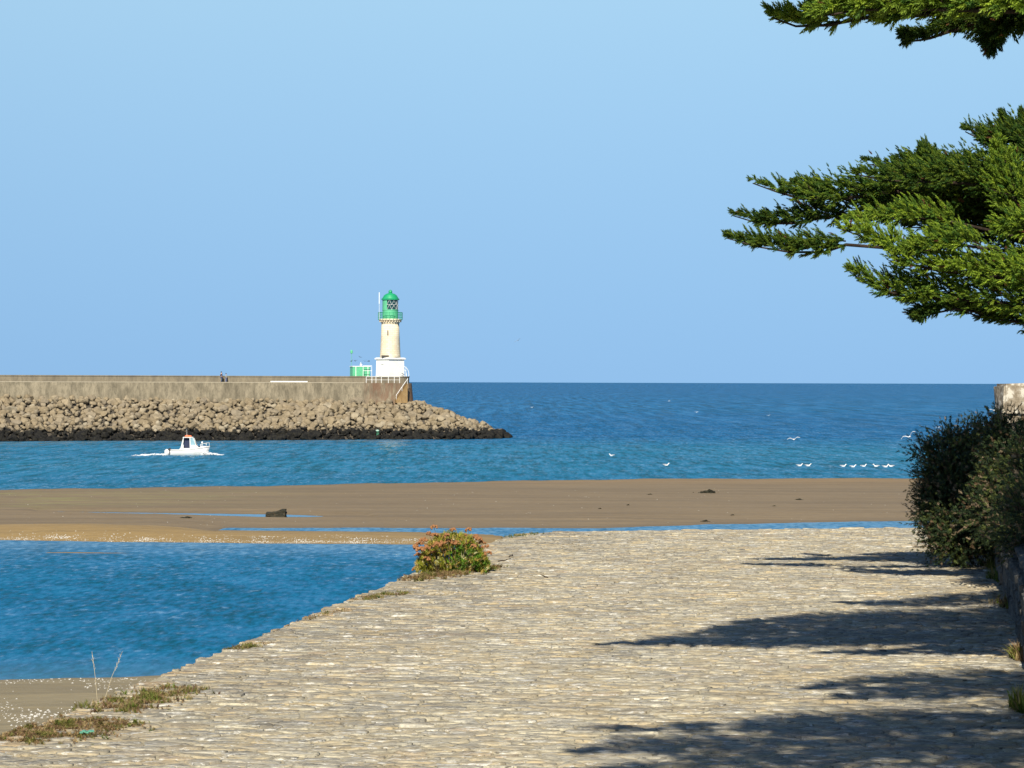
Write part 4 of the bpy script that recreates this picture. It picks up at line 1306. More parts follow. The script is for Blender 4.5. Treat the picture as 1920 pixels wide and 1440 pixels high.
def plume(n=22, ang=38, leaf=.30, width=.05):
    """a feathered spray along +z, one unit long"""
    v, f = [], []
    for i in range(n):
        t = (i + .5) / n
        a = i * 2.399 + random.uniform(-.4, .4)
        ln = leaf * (1.15 - .75 * t) * random.uniform(.8, 1.2)
        el = R(ang + random.uniform(-10, 10))
        rad = Vector((math.cos(a), math.sin(a), 0)); tan = Vector((-math.sin(a), math.cos(a), 0))
        b0 = Vector((0, 0, t * .85)); d_ = rad * math.sin(el) + Vector((0, 0, 1)) * math.cos(el)
        w = tan * width * (1.1 - .5 * t)
        k = len(v)
        v += [b0 - w, b0 + w, b0 + d_ * ln]; f.append((k, k + 1, k + 2))
    return np.array([tuple(x) for x in v]), np.array(f)


M_CYP = leaf_mat('cypress_foliage', .22, .9)
M_BUSH = leaf_mat('bush_foliage', .2, .75)
M_HERB = leaf_mat('herb_leaves', .35, .95)
M_BARK = make_wallstone_mat('bark', (0.035, 0.025, 0.018), (0.085, 0.06, 0.043), (0.03, 0.02, 0.015), 4).m
PL_V, PL_F = plume(16, 34, .46, .095)


def resample(pts, rad, t):
    seg = np.linalg.norm(np.diff(pts, axis=0), axis=1); cum = np.concatenate([[0], np.cumsum(seg)]); s = t * cum[-1]
    p = np.stack([np.interp(s, cum, pts[:, k]) for k in range(3)], 1); r = np.interp(s, cum, rad)
    e = 1e-3 * cum[-1]
    q = np.stack([np.interp(np.maximum(s - e * 30, 0), cum, pts[:, k]) for k in range(3)], 1) - np.stack([np.interp(np.minimum(s + e * 30, cum[-1]), cum, pts[:, k]) for k in range(3)], 1)
    q /= np.linalg.norm(q, axis=1, keepdims=True) + 1e-9
    return p, r, q, cum[-1]


def cypress(root, limbs, density, plen, yellow=0.5, flat=.62, depth=1.0):
    """limbs: [(points tip first (n,3), radii (n), brightness)]"""
    PP, DD, SS, TT = [], [], [], []
    twigs = bmesh.new()
    for pts, rad, bright in limbs:
        pts = np.array(pts, float); rad = np.array(rad, float)
        L = np.linalg.norm(np.diff(pts, axis=0), axis=1).sum()
        n = max(6, int(density * (L * (rad.mean() + .1) * 2 + .6)))
        t = RNG.random(n * 4)
        _, rr_, _, _ = resample(pts, rad, t)
        t = t[RNG.random(n * 4) < (rr_ + .07) / (rad.max() + .07)][:n]
        t = np.concatenate([t, np.linspace(0, .06, 5)])
        p, r, tg, _ = resample(pts, rad, t)
        n = len(t)
        o = RNG.normal(size=(n, 3)); o -= (o * tg).sum(1, keepdims=True) * tg
        o /= np.linalg.norm(o, axis=1, keepdims=True)
        k = np.sqrt(RNG.random(n))[:, None]
        of = o * k; of[:, 2] = of[:, 2] * flat + .12; of[:, 1] *= depth
        base = p + of * r[:, None] * .75
        thin = np.clip(r / .12, .15, 1)[:, None]
        d = tg * 1.0 + o * k * .75 * thin + np.array([0, 0, .30]) * thin + RNG.normal(size=(n, 3)) * .22
        d /= np.linalg.norm(d, axis=1, keepdims=True)
        tl = np.clip(r * RNG.uniform(.7, 1.35, n), plen * .55, plen * 3.6)
        # slim spikes that stand out of the upper side
        spk = (RNG.random(n) < .15) & (r > .05)
        up_ = np.array([0, 0, .55]) + tg * .9 + RNG.normal(size=(n, 3)) * .18
        up_ /= np.linalg.norm(up_, axis=1, keepdims=True)
        d = np.where(spk[:, None], up_, d)
        base = np.where(spk[:, None], p + np.abs(of * r[:, None]) * np.array([0, 0, .8]) + of * r[:, None] * np.array([.5, .6, 0]), base)
        tl = np.where(spk, np.clip(r * 1.2 + .10, .18, .50), tl)
        steps = 6
        for s in range(steps):
            f = (s + .5) / steps
            bend = d + np.array([0, 0, .25]) * f
            pos = base + bend * (tl * f)[:, None]
            jit = RNG.normal(size=(n, 3)); jit /= np.linalg.norm(jit, axis=1, keepdims=True)
            dr = d * 1.0 + jit * (np.where(spk, .35, .75)[:, None] * (1 - .6 * f))
            PP.append(pos); DD.append(dr); SS.append(plen * (1.2 - .65 * f) * RNG.uniform(.8, 1.2, n) * np.clip(.55 + r / .18, .5, 1))
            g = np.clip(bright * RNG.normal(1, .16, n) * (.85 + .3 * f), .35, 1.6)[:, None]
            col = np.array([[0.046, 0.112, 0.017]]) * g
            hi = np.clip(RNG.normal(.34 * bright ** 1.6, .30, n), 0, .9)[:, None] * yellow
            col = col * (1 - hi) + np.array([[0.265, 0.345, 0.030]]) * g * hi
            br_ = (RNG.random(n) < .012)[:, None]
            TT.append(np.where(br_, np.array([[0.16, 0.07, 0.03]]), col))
        for i in range(0, n, 12):
            a = Vector(p[i]); b = Vector(base[i] + d[i] * tl[i] * .7)
            add_tube(twigs, [a, (a + b) / 2 + Vector((0, 0, -.02)), b], [.012, .009, .004], 4, False)
    PP = np.concatenate(PP); DD = np.concatenate(DD); SS = np.concatenate(SS); TT = np.concatenate(TT)
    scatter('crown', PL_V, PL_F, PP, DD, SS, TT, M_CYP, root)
    bm_obj('twigs', twigs, M_BARK, root)['kind'] = 'stuff'


def bark_limbs(root, trunk, limbs, rbase):
    bm = bmesh.new()
    add_tube(bm, trunk, [rbase * (1 - .75 * i / (len(trunk) - 1)) for i in range(len(trunk))], 12)
    for v in bm.verts: v.co += v.normal * 0 + Vector((random.uniform(-.03, .03), random.uniform(-.03, .03), 0))
    bm_obj('trunk', bm, M_BARK, root, True)
    tr = [Vector(p) for p in trunk]
    for pts, rad, _ in limbs:
        q = [Vector(p) for p in pts][::-1]
        zt = q[0].z - .9
        st_ = min(tr, key=lambda v: abs(v.z - zt))
        path = [st_, st_.lerp(q[0], .5) + Vector((0, 0, .1))] + [v + Vector((0, 0, -.05)) for v in q]
        n = len(path); bm = bmesh.new()
        r0 = min(.085, .02 + .04 * max(rad))
        add_tube(bm, path, [r0 * (1 - .92 * i / (n - 1)) + .004 for i in range(n)], 7)
        bm_obj('branch', bm, M_BARK, root, True)


def limb_px(D, pts, rpx, bright, dz=0.0, slope=0.0):
    P_ = []
    for i, (x, y) in enumerate(pts): P_.append(tuple(pt(x, y, D + slope * i)))
    return (P_, [r * 1.3 * D / F for r in rpx], bright)


# cypress in view: its layered branches reach in from the right, 32 m away
D1 = 32.0
T1 = [
    limb_px(D1 - .2, [(1362, 440), (1420, 456), (1480, 466), (1545, 466), (1585, 452)], [1, 9, 15, 17, 8], .85),
    limb_px(D1 + .5, [(1374, 398), (1425, 413), (1490, 412), (1560, 398), (1680, 390), (1830, 400), (1990, 420)], [1, 9, 17, 26, 34, 48, 60], .75),
    limb_px(D1 + .2, [(1410, 337), (1455, 353), (1500, 366), (1580, 366), (1680, 352), (1800, 360), (1990, 390)], [1, 7, 14, 24, 34, 48, 60], .95),
    limb_px(D1 + .9, [(1490, 342), (1520, 356), (1560, 362)], [1, 9, 14], .8),
    limb_px(D1 - .4, [(1604, 320), (1650, 330), (1720, 336), (1800, 336), (1990, 350)], [1, 8, 18, 30, 55], .85),
    limb_px(D1 + .6, [(1622, 300), (1670, 311), (1730, 312), (1790, 318)], [1, 8, 17, 16], .6),
    limb_px(D1 + .3, [(1728, 280), (1735, 296), (1752, 315)], [2, 10, 16], .8),
    limb_px(D1 + .8, [(1838, 290), (1800, 305), (1770, 318)], [1, 7, 14], .55),
    limb_px(D1 - .9, [(1592, 503), (1630, 527), (1690, 548), (1760, 552), (1860, 560), (1990, 570)], [1, 13, 24, 30, 42, 50], 1.15),
    limb_px(D1 - 1.2, [(1575, 422), (1620, 438), (1665, 462), (1700, 488), (1760, 500), (1850, 510), (1990, 530)], [2, 14, 20, 24, 28, 34, 40], 1.45),
    limb_px(D1 - 1.0, [(1590, 408), (1650, 405), (1720, 402), (1790, 410)], [2, 10, 15, 17], 1.3),
    limb_px(D1 - 1.4, [(1690, 468), (1740, 462), (1800, 452), (1840, 458)], [3, 15, 20, 20], 1.3),
    limb_px(D1 - .8, [(1722, 592), (1745, 582), (1790, 572)], [8, 10, 4], .7),
    limb_px(D1 - .5, [(1760, 560), (1830, 585), (1900, 596), (1990, 610)], [3, 14, 20, 26], .85),
    limb_px(D1 - .2, [(1808, 240), (1840, 256), (1885, 272), (1990, 300)], [1, 10, 22, 50], .8),
    limb_px(D1 + .2, [(1876, 216), (1886, 240), (1900, 270)], [1, 8, 14], .6),
    limb_px(D1 + .2, [(1915, 212), (1918, 240), (1930, 280)], [1, 9, 20], .65),
    limb_px(D1 - .7, [(1868, 262), (1872, 300), (1880, 340), (1930, 400)], [4, 14, 26, 50], 1.25),
    limb_px(D1 - 1.3, [(1868, 432), (1895, 424), (1940, 430), (1990, 440)], [4, 16, 22, 30], 1.3),
    limb_px(D1 + 1.2, [(1640, 372), (1740, 372), (1860, 370), (1990, 372)], [10, 34, 56, 70], .6),
    limb_px(D1 + .6, [(1700, 420), (1780, 420), (1880, 430), (1990, 440)], [5, 26, 50, 62], .5),
    limb_px(D1 + .2, [(1840, 525), (1900, 520), (1990, 520)], [8, 32, 50], .7),
]
r1 = pt(2160, 720, 33)
cyp1 = empty('cypress_tree', (r1.x, 33, QZ), 0, 'cypress with layered green branches reaching in from the right edge above the bush', 'tree')
T1l = [([tuple(Vector(p) - Vector((r1.x, 33, QZ))) for p in P_], r_, b_) for P_, r_, b_ in T1]
extra = []
for k in range(9):
    a = R(random.uniform(-75, 75)); h = random.uniform(5.2, 9.5); ln = random.uniform(2.0, 3.2)
    tip = (math.cos(a) * ln + .3, math.sin(a) * ln, h + .4)
    extra.append(([tip, tuple(Vector(tip) * .6 + Vector((0, 0, h * .38))), (0.2, 0, h)], [.05, .5, .7], .8))
for k in range(5):
    h = 7.2 + k * .55
    tip = (-.7 + k * .15, random.uniform(-1.2, 1.2), h)
    extra.append(([tip, (-.3, 0, h), (0.2, 0, h)], [.06, .45, .7], .85))
trunk1 = [(0, 0, 0), (.05, 0, 1.2), (-.1, .1, 2.4), (.05, .0, 3.4), (0, .05, 4.4), (.1, 0, 5.6), (.0, .0, 7.0), (.05, .05, 8.6), (0, 0, 10)]
bark_limbs(cyp1, trunk1, T1l + extra, .34)
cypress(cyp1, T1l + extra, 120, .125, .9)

# second and third cypress, nearer on the right: their branches hang high over the quay and shade it
SH = Vector((math.sin(R(SUN_AZ)), math.cos(R(SUN_AZ)), 0)) / math.tan(R(SUN_EL))
def from_shadow(H, pts, rad, bright, rise=0.0):
    """a branch at height H over the quay whose shadow falls along pts on the paving"""
    out = []
    for i, (px, py) in enumerate(pts):
        d = gd(px, py, QZ); g = pt(px, py, d); h = H + rise * i
        out.append(Vector((g.x, g.y, QZ + h)) - SH * h)
    return (out, rad, bright)
D2 = 19.0
vis2 = [
    limb_px(D2, [(1446, 22), (1490, 38), (1550, 36), (1620, 22), (1700, 18), (1800, 12), (2050, -10)], [1, 9, 16, 22, 24, 28, 40], 1.35),
    limb_px(D2 - .9, [(1530, 20), (1600, 8), (1680, 4), (1760, 6), (1900, 10), (2050, 0)], [3, 12, 16, 15, 18, 24], 1.3),
    limb_px(D2 + .5, [(1545, 5), (1620, -4), (1720, -8), (1850, -10), (2050, -30)], [8, 22, 30, 44, 60], 1.5),
    limb_px(D2 - .3, [(1800, 45), (1850, 40), (1900, 30), (2050, 10)], [10, 26, 36, 50], .55),
    limb_px(D2 - .5, [(1858, 84), (1866, 62), (1880, 40), (1960, 5)], [2, 10, 18, 24], .5),
    limb_px(D2 - .4, [(1706, 66), (1722, 64), (1742, 60), (1800, 40), (1860, 20)], [4, 6, 2, 1, 3], .6),
]
sh2 = [
    from_shadow(7.0, [(1200, 1208), (1300, 1200), (1440, 1200), (1650, 1190), (1960, 1180)], [.05, .38, .95, 1.2, 1.4], .9),
    from_shadow(6.7, [(1130, 1208), (1230, 1205), (1330, 1208)], [.03, .12, .22], .9),
    from_shadow(7.4, [(1300, 1190), (1420, 1172), (1600, 1162), (1900, 1155)], [.05, .3, .6, .8], .9),
    from_shadow(7.6, [(1575, 1130), (1680, 1135), (1800, 1128), (1960, 1118)], [.04, .25, .5, .7], .9),
]
sh3 = [
    from_shadow(7.2, [(1515, 1292), (1620, 1288), (1760, 1280), (1960, 1275)], [.05, .28, .5, .65], .9),
    from_shadow(7.0, [(1560, 1312), (1680, 1302), (1960, 1296)], [.04, .3, .6], .9),
    from_shadow(7.4, [(1080, 1412), (1200, 1405), (1330, 1400), (1560, 1395), (1980, 1385)], [.03, .25, .5, .9, 1.15], .9),
    from_shadow(7.6, [(1110, 1366), (1250, 1368), (1400, 1366), (1600, 1360), (1980, 1350)], [.03, .12, .25, .5, .8], .9),
    from_shadow(7.3, [(1080, 1450), (1250, 1445), (1450, 1440), (1980, 1425)], [.05, .25, .5, .8], .9),
]
for nm, base, vis_, shl, lb in (('a', (6.6, 19.0), vis2, sh2, 'cypress whose dark foliage hangs into the upper right corner of the view'), ('b', (6.2, 10.5), [], sh3, 'cypress beside the quay wall, throwing shade on the lowest right part of the paving')):
    ro = Vector((base[0], base[1], QZ))
    root = empty('cypress_tree', ro, 0, lb, 'tree')
    lm = []
    for P_, r_, b_ in vis_: lm.append(([tuple(Vector(p) - ro) for p in P_], r_, b_))
    for P_, r_, b_ in shl:
        lm.append(([tuple(p - ro) for p in P_] + [(0, 0, P_[-1].z - QZ)], list(r_) + [r_[-1] * .8], b_))
    for k in range(7):
        a = R(random.uniform(-80, 80)); h = random.uniform(7.6, 11); ln = random.uniform(1.6, 2.6)
        tip = (math.cos(a) * ln, math.sin(a) * ln, h + .3)
        lm.append(([tip, (tip[0] * .5, tip[1] * .5, h), (0, 0, h)], [.05, .5, .6], .8))
    tk = [(0, 0, 0), (.06, 0, 1.6), (-.05, .08, 3.4), (.05, 0, 5.0), (0, .05, 6.2), (.05, 0, 7.4), (0, 0, 9), (0, 0, 11)]
    bark_limbs(root, tk, lm, .32)
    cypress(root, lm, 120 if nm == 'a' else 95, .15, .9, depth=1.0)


# bushes by the wall
def shrub(root, blobs, n, leafv, leaff, size, cols, stems):
    """blobs: (centre, radii) in root frame; shoots spring from the stem base to the blob surface"""
    PP, DD, SS, TT = [], [], [], []
    tw = bmesh.new()
    tot = sum(r[0] * r[2] for _, r in blobs)
    for c_, r_ in blobs:
        m = int(n * r_[0] * r_[2] / tot)
        u = RNG.normal(size=(m, 3)); u /= np.linalg.norm(u, axis=1, keepdims=True)
        k = RNG.random(m) ** .45
        p = np.array(c_) + u * np.array(r_) * (k * .9)[:, None]
        d = u + np.array([-.15, 0, .30]) + RNG.normal(size=(m, 3)) * .35
        d /= np.linalg.norm(d, axis=1, keepdims=True)
        for s in range(4):
            f = s / 3
            PP.append(p + d * (size * 2.6 * f)); DD.append(d + RNG.normal(size=(m, 3)) * .45)
            SS.append(size * RNG.uniform(.7, 1.25, m) * (1.1 - .35 * f))
            ci = RNG.choice(len(cols), m, p=[c[1] for c in cols])
            TT.append(np.array([c[0] for c in cols])[ci] * RNG.uniform(.6, 1.3, m)[:, None])
        for i in range(0, m, 9):
            b = Vector(p[i]) + Vector(d[i]) * size * 2
            a = Vector(p[i]) - Vector(d[i]) * size * 4
            add_tube(tw, [a, b], [.009, .003], 4, False)
    # longer shoots that break the outline
    for c_, r_ in blobs:
        for q in range(max(2, int(46 * r_[0] * r_[2] / tot * 1.6))):
            u = RNG.normal(size=3); u[2] = abs(u[2]) * .8 - .25; u /= np.linalg.norm(u)
            a = np.array(c_) + u * np.array(r_) * .85
            d = u + np.array([-.2, -.1, .45]) + RNG.normal(size=3) * .3; d /= np.linalg.norm(d)
            ln = random.uniform(.18, .46)
            add_tube(tw, [Vector(a), Vector(a + d * ln * .6), Vector(a + d * ln + np.array([0, 0, -.04]))], [.006, .004, .002], 4, False)
            m = 12; f = np.linspace(.1, 1, m)
            PP.append(a + d * (ln * f)[:, None] - np.array([0, 0, .04]) * (f ** 2)[:, None]); DD.append(d + RNG.normal(size=(m, 3)) * .5)
            SS.append(size * .75 * (1.15 - .6 * f)); base_ = np.array(random.choice([c[0] for c in cols]))
            TT.append(np.tile(base_ * random.uniform(.9, 1.5), (m, 1)))  # sunlit tips put into the colour: shoots lighter than the mass
    P_ = np.concatenate(PP); keep = P_[:, 2] > .03
    scatter('foliage', leafv, leaff, P_[keep], np.concatenate(DD)[keep], np.concatenate(SS)[keep], np.concatenate(TT)[keep], M_BUSH, root)
    for sx_, sy_, ex, ey, ez in stems:
        add_tube(tw, [(sx_, sy_, -.02), ((sx_ + ex) / 2, (sy_ + ey) / 2, ez * .45), (ex, ey, ez)], [.035, .025, .01], 6, False)
    bm_obj('stems', tw, M_BARK, root)['kind'] = 'stuff'


BL_V, BL_F = plume(13, 55, .46, .10)
bcols = [((0.036, 0.062, 0.026), .42), ((0.075, 0.11, 0.036), .28), ((0.16, 0.19, 0.05), .15), ((0.20, 0.13, 0.07), .08), ((0.36, 0.27, 0.17), .07)]
b1 = Vector((7.35, 38.0, QZ)); bush1 = empty('bush', b1, 0, 'dark rounded bush with pale reddish tips, spilling over the paving at the right', 'bush')
k38 = 38.0 / F
def bl(px, py, rx, rz, dy=0.0, D=38.0, ry=None, org=b1):
    p = pt(px, py, D + dy) - org; s = D / F
    return ((p.x, p.y, p.z), (rx * s, (ry if ry else rx) * s, rz * s))
blobs1 = [bl(1752, 905, 24, 34, -.1), bl(1750, 948, 20, 26, -.2), bl(1765, 1010, 34, 26, -.4), bl(1785, 880, 58, 58), bl(1772, 940, 50, 60, -.2), bl(1830, 870, 70, 70, .2), bl(1800, 990, 62, 55, -.4), bl(1835, 940, 80, 90, .1), bl(1755, 982, 36, 28, -.3), bl(1800, 1025, 45, 30, -.5), bl(1740, 850, 28, 22, .1), bl(1790, 825, 30, 20), bl(1850, 815, 35, 25, .2), bl(1860, 1010, 40, 40, -.2)]
shrub(bush1, blobs1, 3000, BL_V, BL_F, .105, bcols, [(0, 0, -.5, -.1, 1.4), (.1, .1, .2, .2, 1.8), (.1, -.1, -.7, -.3, .8), (-.1, 0, .5, -.2, 1.2)])
b2 = Vector((wall_line(33.5) + .6, 33.5, QZ)); bush2 = empty('bush', b2, 0, 'dark green bush growing over the wall at the right edge, in front of the pillar', 'bush')
blobs2 = [bl(1925, 1005, 50, 48, 0, 29.5, org=b2), bl(1945, 950, 55, 60, 0, 28.5, org=b2), bl(1905, 985, 40, 45, 0, 31.5, org=b2), bl(1940, 880, 50, 70, 0, 30.5, org=b2), bl(1890, 830, 52, 46, 0, 33.5, org=b2), bl(1910, 900, 70, 70, -.1, 33.5, org=b2), bl(1880, 960, 62, 62, -.2, 33.5, org=b2), bl(1930, 980, 70, 60, -.3, 33.5, org=b2), bl(1870, 800, 24, 16, .2, 33.5, org=b2), bl(1960, 860, 60, 70, .2, 33.5, org=b2), bl(1960, 1000, 50, 60, 0, 33.5, org=b2)]
shrub(bush2, blobs2, 2800, BL_V, BL_F, .10, bcols, [(0, .1, -.3, -.1, 1.5), (.1, -.1, .4, .1, 2.0), (.0, 0, -.5, -.3, 1.0)])


# ------------------------------------------------------------------ plants on the paving
def blade(n, ln, wd, spread, curve):
    """a tuft of n blades rooted at the origin"""
    v, f = [], []
    for i in range(n):
        a = random.uniform(0, 6.283); tl = abs(random.gauss(0, spread)); L = ln * random.uniform(.5, 1.15)
        d = Vector((math.cos(a) * math.sin(tl), math.sin(a) * math.sin(tl), math.cos(tl))); s = Vector((-math.sin(a), math.cos(a), 0)) * wd
        o_ = Vector((random.gauss(0, .3), random.gauss(0, .3), 0)) * ln * .35
        m_ = o_ + d * L * .55; e_ = m_ + (d + Vector((0, 0, -curve))).normalized() * L * .45
        k = len(v); v += [o_ - s, o_ + s, m_ + s * .7, m_ - s * .7, e_]; f += [(k, k + 1, k + 2), (k, k + 2, k + 3), (k + 3, k + 2, k + 4)]
    return np.array([tuple(x) for x in v]), np.array(f)


def tuft(name, px, py, wpx, dpx, n, ln, cols, label, cat, blades=9, wd=.006, spread=1.25, curve=.5, group=None, onz=None):
    d = gd(px, py, QZ); p = pt(px, py, d)
    root = empty(name, (p.x, d, QZ + .01), 0, label, cat, group)
    tv, tf = blade(blades, 1.0, wd / ln, spread, curve)
    w = wpx * d / F / 2; dy = abs(gd(px, py - dpx / 2, QZ) - gd(px, py + dpx / 2, QZ)) / 2
    x = RNG.normal(0, .45, n); y = RNG.normal(0, .45, n)
    # follow the quay edge and stay on the paving
    X = x * w; Y = y * dy
    lim = np.array([quay_edge(d + yy) - p.x + .02 for yy in Y])
    X = np.maximum(X, lim + RNG.random(n) * .05)
    P_ = np.stack([X, Y, np.zeros(n)], 1)
    D_ = np.stack([RNG.normal(0, .15, n), RNG.normal(0, .15, n), np.ones(n)], 1)
    ci = RNG.choice(len(cols), n, p=[c[1] for c in cols])
    T_ = np.array([c[0] for c in cols])[ci] * RNG.uniform(.7, 1.25, n)[:, None]
    fall = np.clip(1.15 - .5 * np.hypot(x, y), .35, 1.1)
    scatter('leaves', tv, tf, P_, D_, ln * RNG.uniform(.6, 1.2, n) * fall, T_, M_HERB, root)
    return root


dry = [((0.27, 0.17, 0.085), .45), ((0.36, 0.26, 0.12), .28), ((0.14, 0.15, 0.03), .15), ((0.15, 0.085, 0.05), .12)]
mixd = [((0.27, 0.175, 0.09), .35), ((0.36, 0.28, 0.13), .25), ((0.15, 0.17, 0.03), .3), ((0.13, 0.075, 0.045), .1)]
grn = [((0.09, 0.13, 0.02), .5), ((0.15, 0.16, 0.03), .3), ((0.25, 0.2, 0.1), .2)]
def weed_mat(p0, p1, half, n, ln, cols, label):
    """a low mat of weeds along the line p0-p1 (photo pixels on the paving)"""
    d0, d1 = gd(*p0, QZ), gd(*p1, QZ)
    a, b = pt(*p0, d0), pt(*p1, d1)
    root = empty('weed_mat', (a.x, d0, QZ + .008), 0, label, 'weeds')
    tv, tf = blade(9, 1.0, .055, 1.15, .7)
    t = RNG.beta(1.3, 1.3, n); o_ = RNG.normal(0, .5, n) * half
    ax = b.x - a.x; ay = d1 - d0; L = math.hypot(ax, ay) + 1e-6
    X = t * ax - o_ * ay / L + RNG.normal(0, .03, n); Y = t * ay + o_ * ax / L + RNG.normal(0, .03, n)
    lim = quay_edge(d0 + Y) - a.x - .03
    X = np.maximum(X, lim + RNG.random(n) * .10)
    clump = np.array([mnoise.noise(Vector((x * 5, y * 5, 1.3))) for x, y in zip(X, Y)])
    keep = clump > -.12 - .3 * RNG.random(n)
    X, Y, clump = X[keep], Y[keep], clump[keep]; m_ = len(X)
    D_ = np.stack([RNG.normal(0, .5, m_), RNG.normal(0, .5, m_), np.ones(m_)], 1)
    ci = RNG.choice(len(cols), m_, p=[c[1] for c in cols])
    T_ = np.array([c[0] for c in cols])[ci] * RNG.uniform(.65, 1.3, m_)[:, None]
    T_ = np.where((clump > .28)[:, None], T_ * np.array([[.72, .92, .55]]), T_)
    scatter('leaves', tv, tf, np.stack([X, Y, np.zeros(m_)], 1), D_, ln * RNG.uniform(.5, 1.1, m_) * (1 + .8 * np.clip(clump, 0, 1)), T_, M_HERB, root)
    return root


weed_mat((195, 1338), (350, 1290), .34, 1700, .052, mixd, 'brown and green weed mat on the quay edge beside the two tall grass stalks')
weed_mat((20, 1392), (215, 1350), .42, 2400, .048, dry, 'wide dry brown weed mat along the quay edge at the lower left corner')
weed_mat((425, 1220), (500, 1208), .12, 260, .05, mixd, 'short weed tuft on the quay edge midway between corner and flowering plant')
weed_mat((670, 1126), (765, 1112), .16, 360, .06, mixd, 'short grassy tuft on the quay edge just left of the flowering plant')
weed_mat((555, 1166), (655, 1142), .12, 220, .035, dry, 'thin brown weed strip on the quay edge below the water bend')
weed_mat((765, 1090), (925, 1062), .30, 1500, .075, dry, 'dry brown litter and grass around the foot of the flowering plant')
weed_mat((940, 1010), (1010, 1000), .2, 150, .05, grn, 'low green weeds at the rounded far corner of the quay')
for px, py, w, h, c_, lb in ((1862, 1066, 36, 16, grn, 'green grassy tuft at the wall foot under the bush'), (1874, 1090, 26, 14, grn, 'small yellow-green tuft at the wall foot, below the first'), (1890, 1140, 36, 20, mixd, 'brown-green tuft at the wall foot just before the wide shadow'), (1912, 1236, 26, 14, dry, 'dry tuft by the wall at the right edge'), (1914, 1334, 24, 16, grn, 'green tuft at the right edge between the two lowest shadows')):
    tuft('grass_tuft', px, py, w, h, 45, .22, c_, lb, 'grass', 8, .008, .6, .5, 'grass tufts along the wall foot')

# two tall stalks
sd_ = gd(178, 1312, QZ); sp = pt(178, 1312, sd_)
stalk = empty('grass_stalk', (sp.x + .03, sd_, QZ), 0, 'two thin pale grass stalks rising above the weed mat at the lower left', 'grass')
M_STRAW = paint('pale_straw', (0.50, 0.42, 0.27), .8, .1)
for dx, tx in ((.0, -.05), (.07, .17)):
    bm = bmesh.new(); add_tube(bm, [(dx, 0, 0), (dx + tx * .4, 0, .22), (dx + tx, 0, .46)], [.0022, .002, .0008], 5)
    for k in range(10):
        t = .6 + k * .035; q = Vector((dx + tx * t, 0, .46 * t)); add_tube(bm, [q, q + Vector((random.uniform(-.02, .02), random.uniform(-.02, .02), .03))], [.002, .0008], 4)
    bm_obj('stem', bm, M_STRAW, stalk)

# flowering plant with rusty umbels
fd = gd(850, 1072, QZ); fp = pt(850, 1072, fd)
fl = empty('flowering_plant', (fp.x, fd, QZ), 0, 'leafy green plant with rusty orange seed heads growing on the quay edge', 'plant')
FS = fd / F                                        # metres per photo pixel
tvs, tfs = blade(7, 1.0, .055, .75, .5)
n = 2300
ux = RNG.uniform(-1, 1, n); rz_ = np.sqrt(RNG.random(n))
hx = ux * 66 * FS; top = (78 * (1 - np.abs(ux * .92) ** 2.6)) * FS
pz = top * RNG.uniform(.02, .90, n); py_ = RNG.normal(0, .20, n)
D_ = np.stack([ux * .7 + RNG.normal(0, .3, n), RNG.normal(-.1, .4, n), np.full(n, .75)], 1)
gcol = np.where((ux > -.1)[:, None] & (pz < top * .75)[:, None], np.array([[0.13, 0.25, 0.022]]), np.array([[0.30, 0.31, 0.035]]))
gcol = np.where((RNG.random(n) < .26)[:, None], np.array([[0.46, 0.33, 0.08]]), gcol)
gcol = np.where((RNG.random(n) < .05)[:, None], np.array([[0.58, 0.54, 0.28]]), gcol) * RNG.uniform(.65, 1.3, n)[:, None]
scatter('leaves', tvs, tfs, np.stack([hx, py_, pz], 1), D_, RNG.uniform(.06, .12, n), gcol, M_HERB, fl)
M_STEM = paint('brown_stem', (0.16, 0.11, 0.05), .8)
um = NT('rusty_seed_head', .75); un = um.noise(60, 3, .7); um.base(um.ramp(un, ((.3, (.15, .05, .02)), (.55, (.38, .17, .06)), (.75, (.50, .30, .13))))); um.rough(.9); M_UMB = um.m
heads = [(815, 990, 6), (850, 995, 6), (880, 995, 6), (795, 1014, 7), (816, 1004, 6), (840, 1005, 6), (871, 1007, 6), (894, 1008, 6), (782, 1027, 7), (829, 1021, 8), (791, 1033, 8), (805, 1024, 6), (856, 1020, 7), (876, 1018, 7), (899, 1012, 6), (784, 1041, 6), (911, 1026, 6), (917, 1038, 6), (782, 1068, 7), (818, 1022, 7), (830, 1028, 7), (806, 1002, 6), (788, 1020, 6), (800, 1048, 6), (812, 1036, 7), (842, 1016, 6), (823, 1010, 6), (866, 1012, 6), (905, 1018, 6), (798, 1028, 7), (888, 1024, 5), (834, 1036, 5), (787, 1055, 6)]
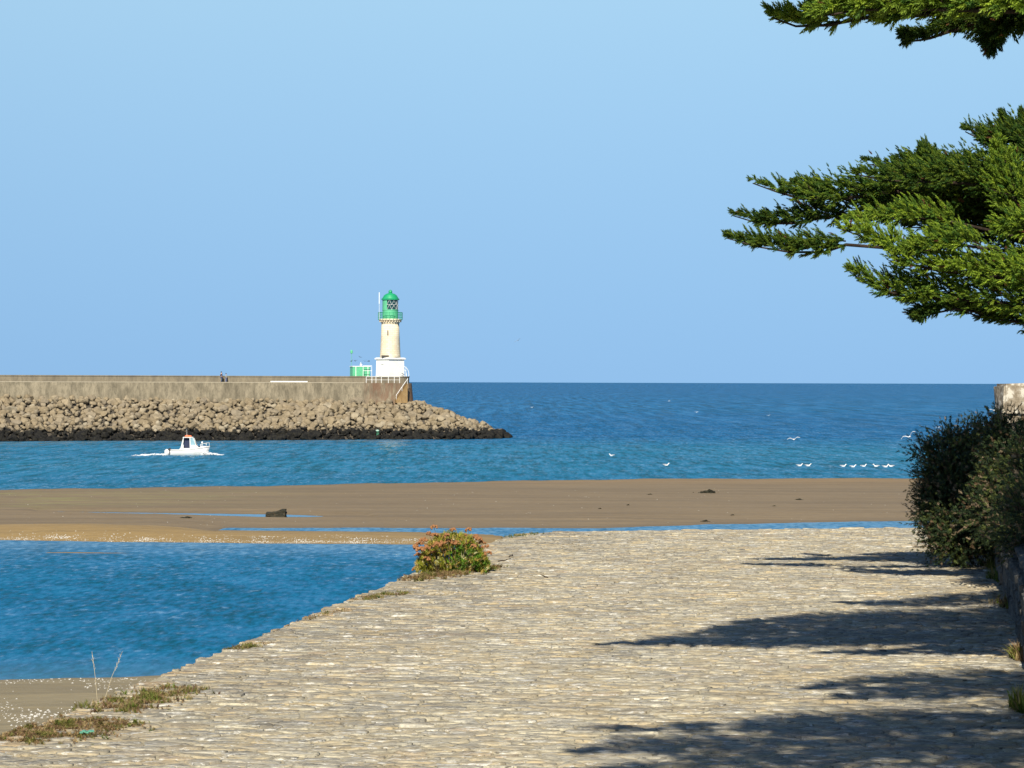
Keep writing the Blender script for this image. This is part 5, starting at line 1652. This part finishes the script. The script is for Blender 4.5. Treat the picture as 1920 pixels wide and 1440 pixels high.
for hx_, hy_, r_ in heads:
    dd = fd + random.uniform(-.45, -.05); q = pt(hx_, hy_, dd) - Vector((fp.x, fd, QZ))
    rs = r_ * FS * 1.15
    bm = bmesh.new()
    for k in range(16):
        a = random.uniform(0, 6.283); rr_ = rs * math.sqrt(random.random())
        bmesh.ops.create_icosphere(bm, subdivisions=1, radius=rs * random.uniform(.24, .40), matrix=Matrix.Translation((rr_ * math.cos(a), rr_ * math.sin(a), (.45 * (1 - (rr_ / rs) ** 2) + random.uniform(-.3, .3)) * rs)))
    h_ = bm_obj('seed_head', bm, M_UMB, fl); h_.location = q
    bm = bmesh.new(); b0 = Vector((q.x * .45, q.y * .4, 0)) - q
    add_tube(bm, [b0, b0 * .45 + Vector((0, 0, .01)), (0, 0, 0)], [.006, .005, .003], 5)
    bm_obj('stem', bm, M_STEM, h_)

# green scrap and twigs on the paving
gdp = gd(166, 1380, QZ); gp = pt(166, 1380, gdp)
bm = bmesh.new()
for k in range(6):
    add_box(bm, (k * .018 - .05, random.uniform(-.01, .01), .03 + random.uniform(0, .012)), (.026, .05, .012), rz=random.uniform(-.4, .4))
o = bm_obj('plastic_scrap', bm, paint('green_plastic', (0.10, 0.30, 0.20), .4, .1)); o.location = (gp.x, gdp, QZ)
tag(o, 'small green plastic scrap lying on the paving at the lower left', 'litter')
for i, (px, py, lb) in enumerate(((945, 1057, 'dark twig on the paving right of the flowering plant'), (960, 1048, 'short dark twig on the paving, farther from the flowering plant'), (1022, 1087, 'dark curled twig alone on the middle of the paving'))):
    d = gd(px, py, QZ); p = pt(px, py, d); bm = bmesh.new()
    pp = [Vector((-.09, 0, 0)), Vector((-.03, .02, .01)), Vector((.03, -.01, .015)), Vector((.08, .02, .035))]
    add_tube(bm, pp, [.009, .011, .009, .004], 6); add_tube(bm, [pp[2], pp[2] + Vector((.03, .04, .02))], [.006, .003], 5)
    o = bm_obj('twig', bm, M_BARK); o.location = (p.x, d, QZ + .04); o.rotation_euler = (0, 0, i * 1.1); tag(o, lb, 'twig')
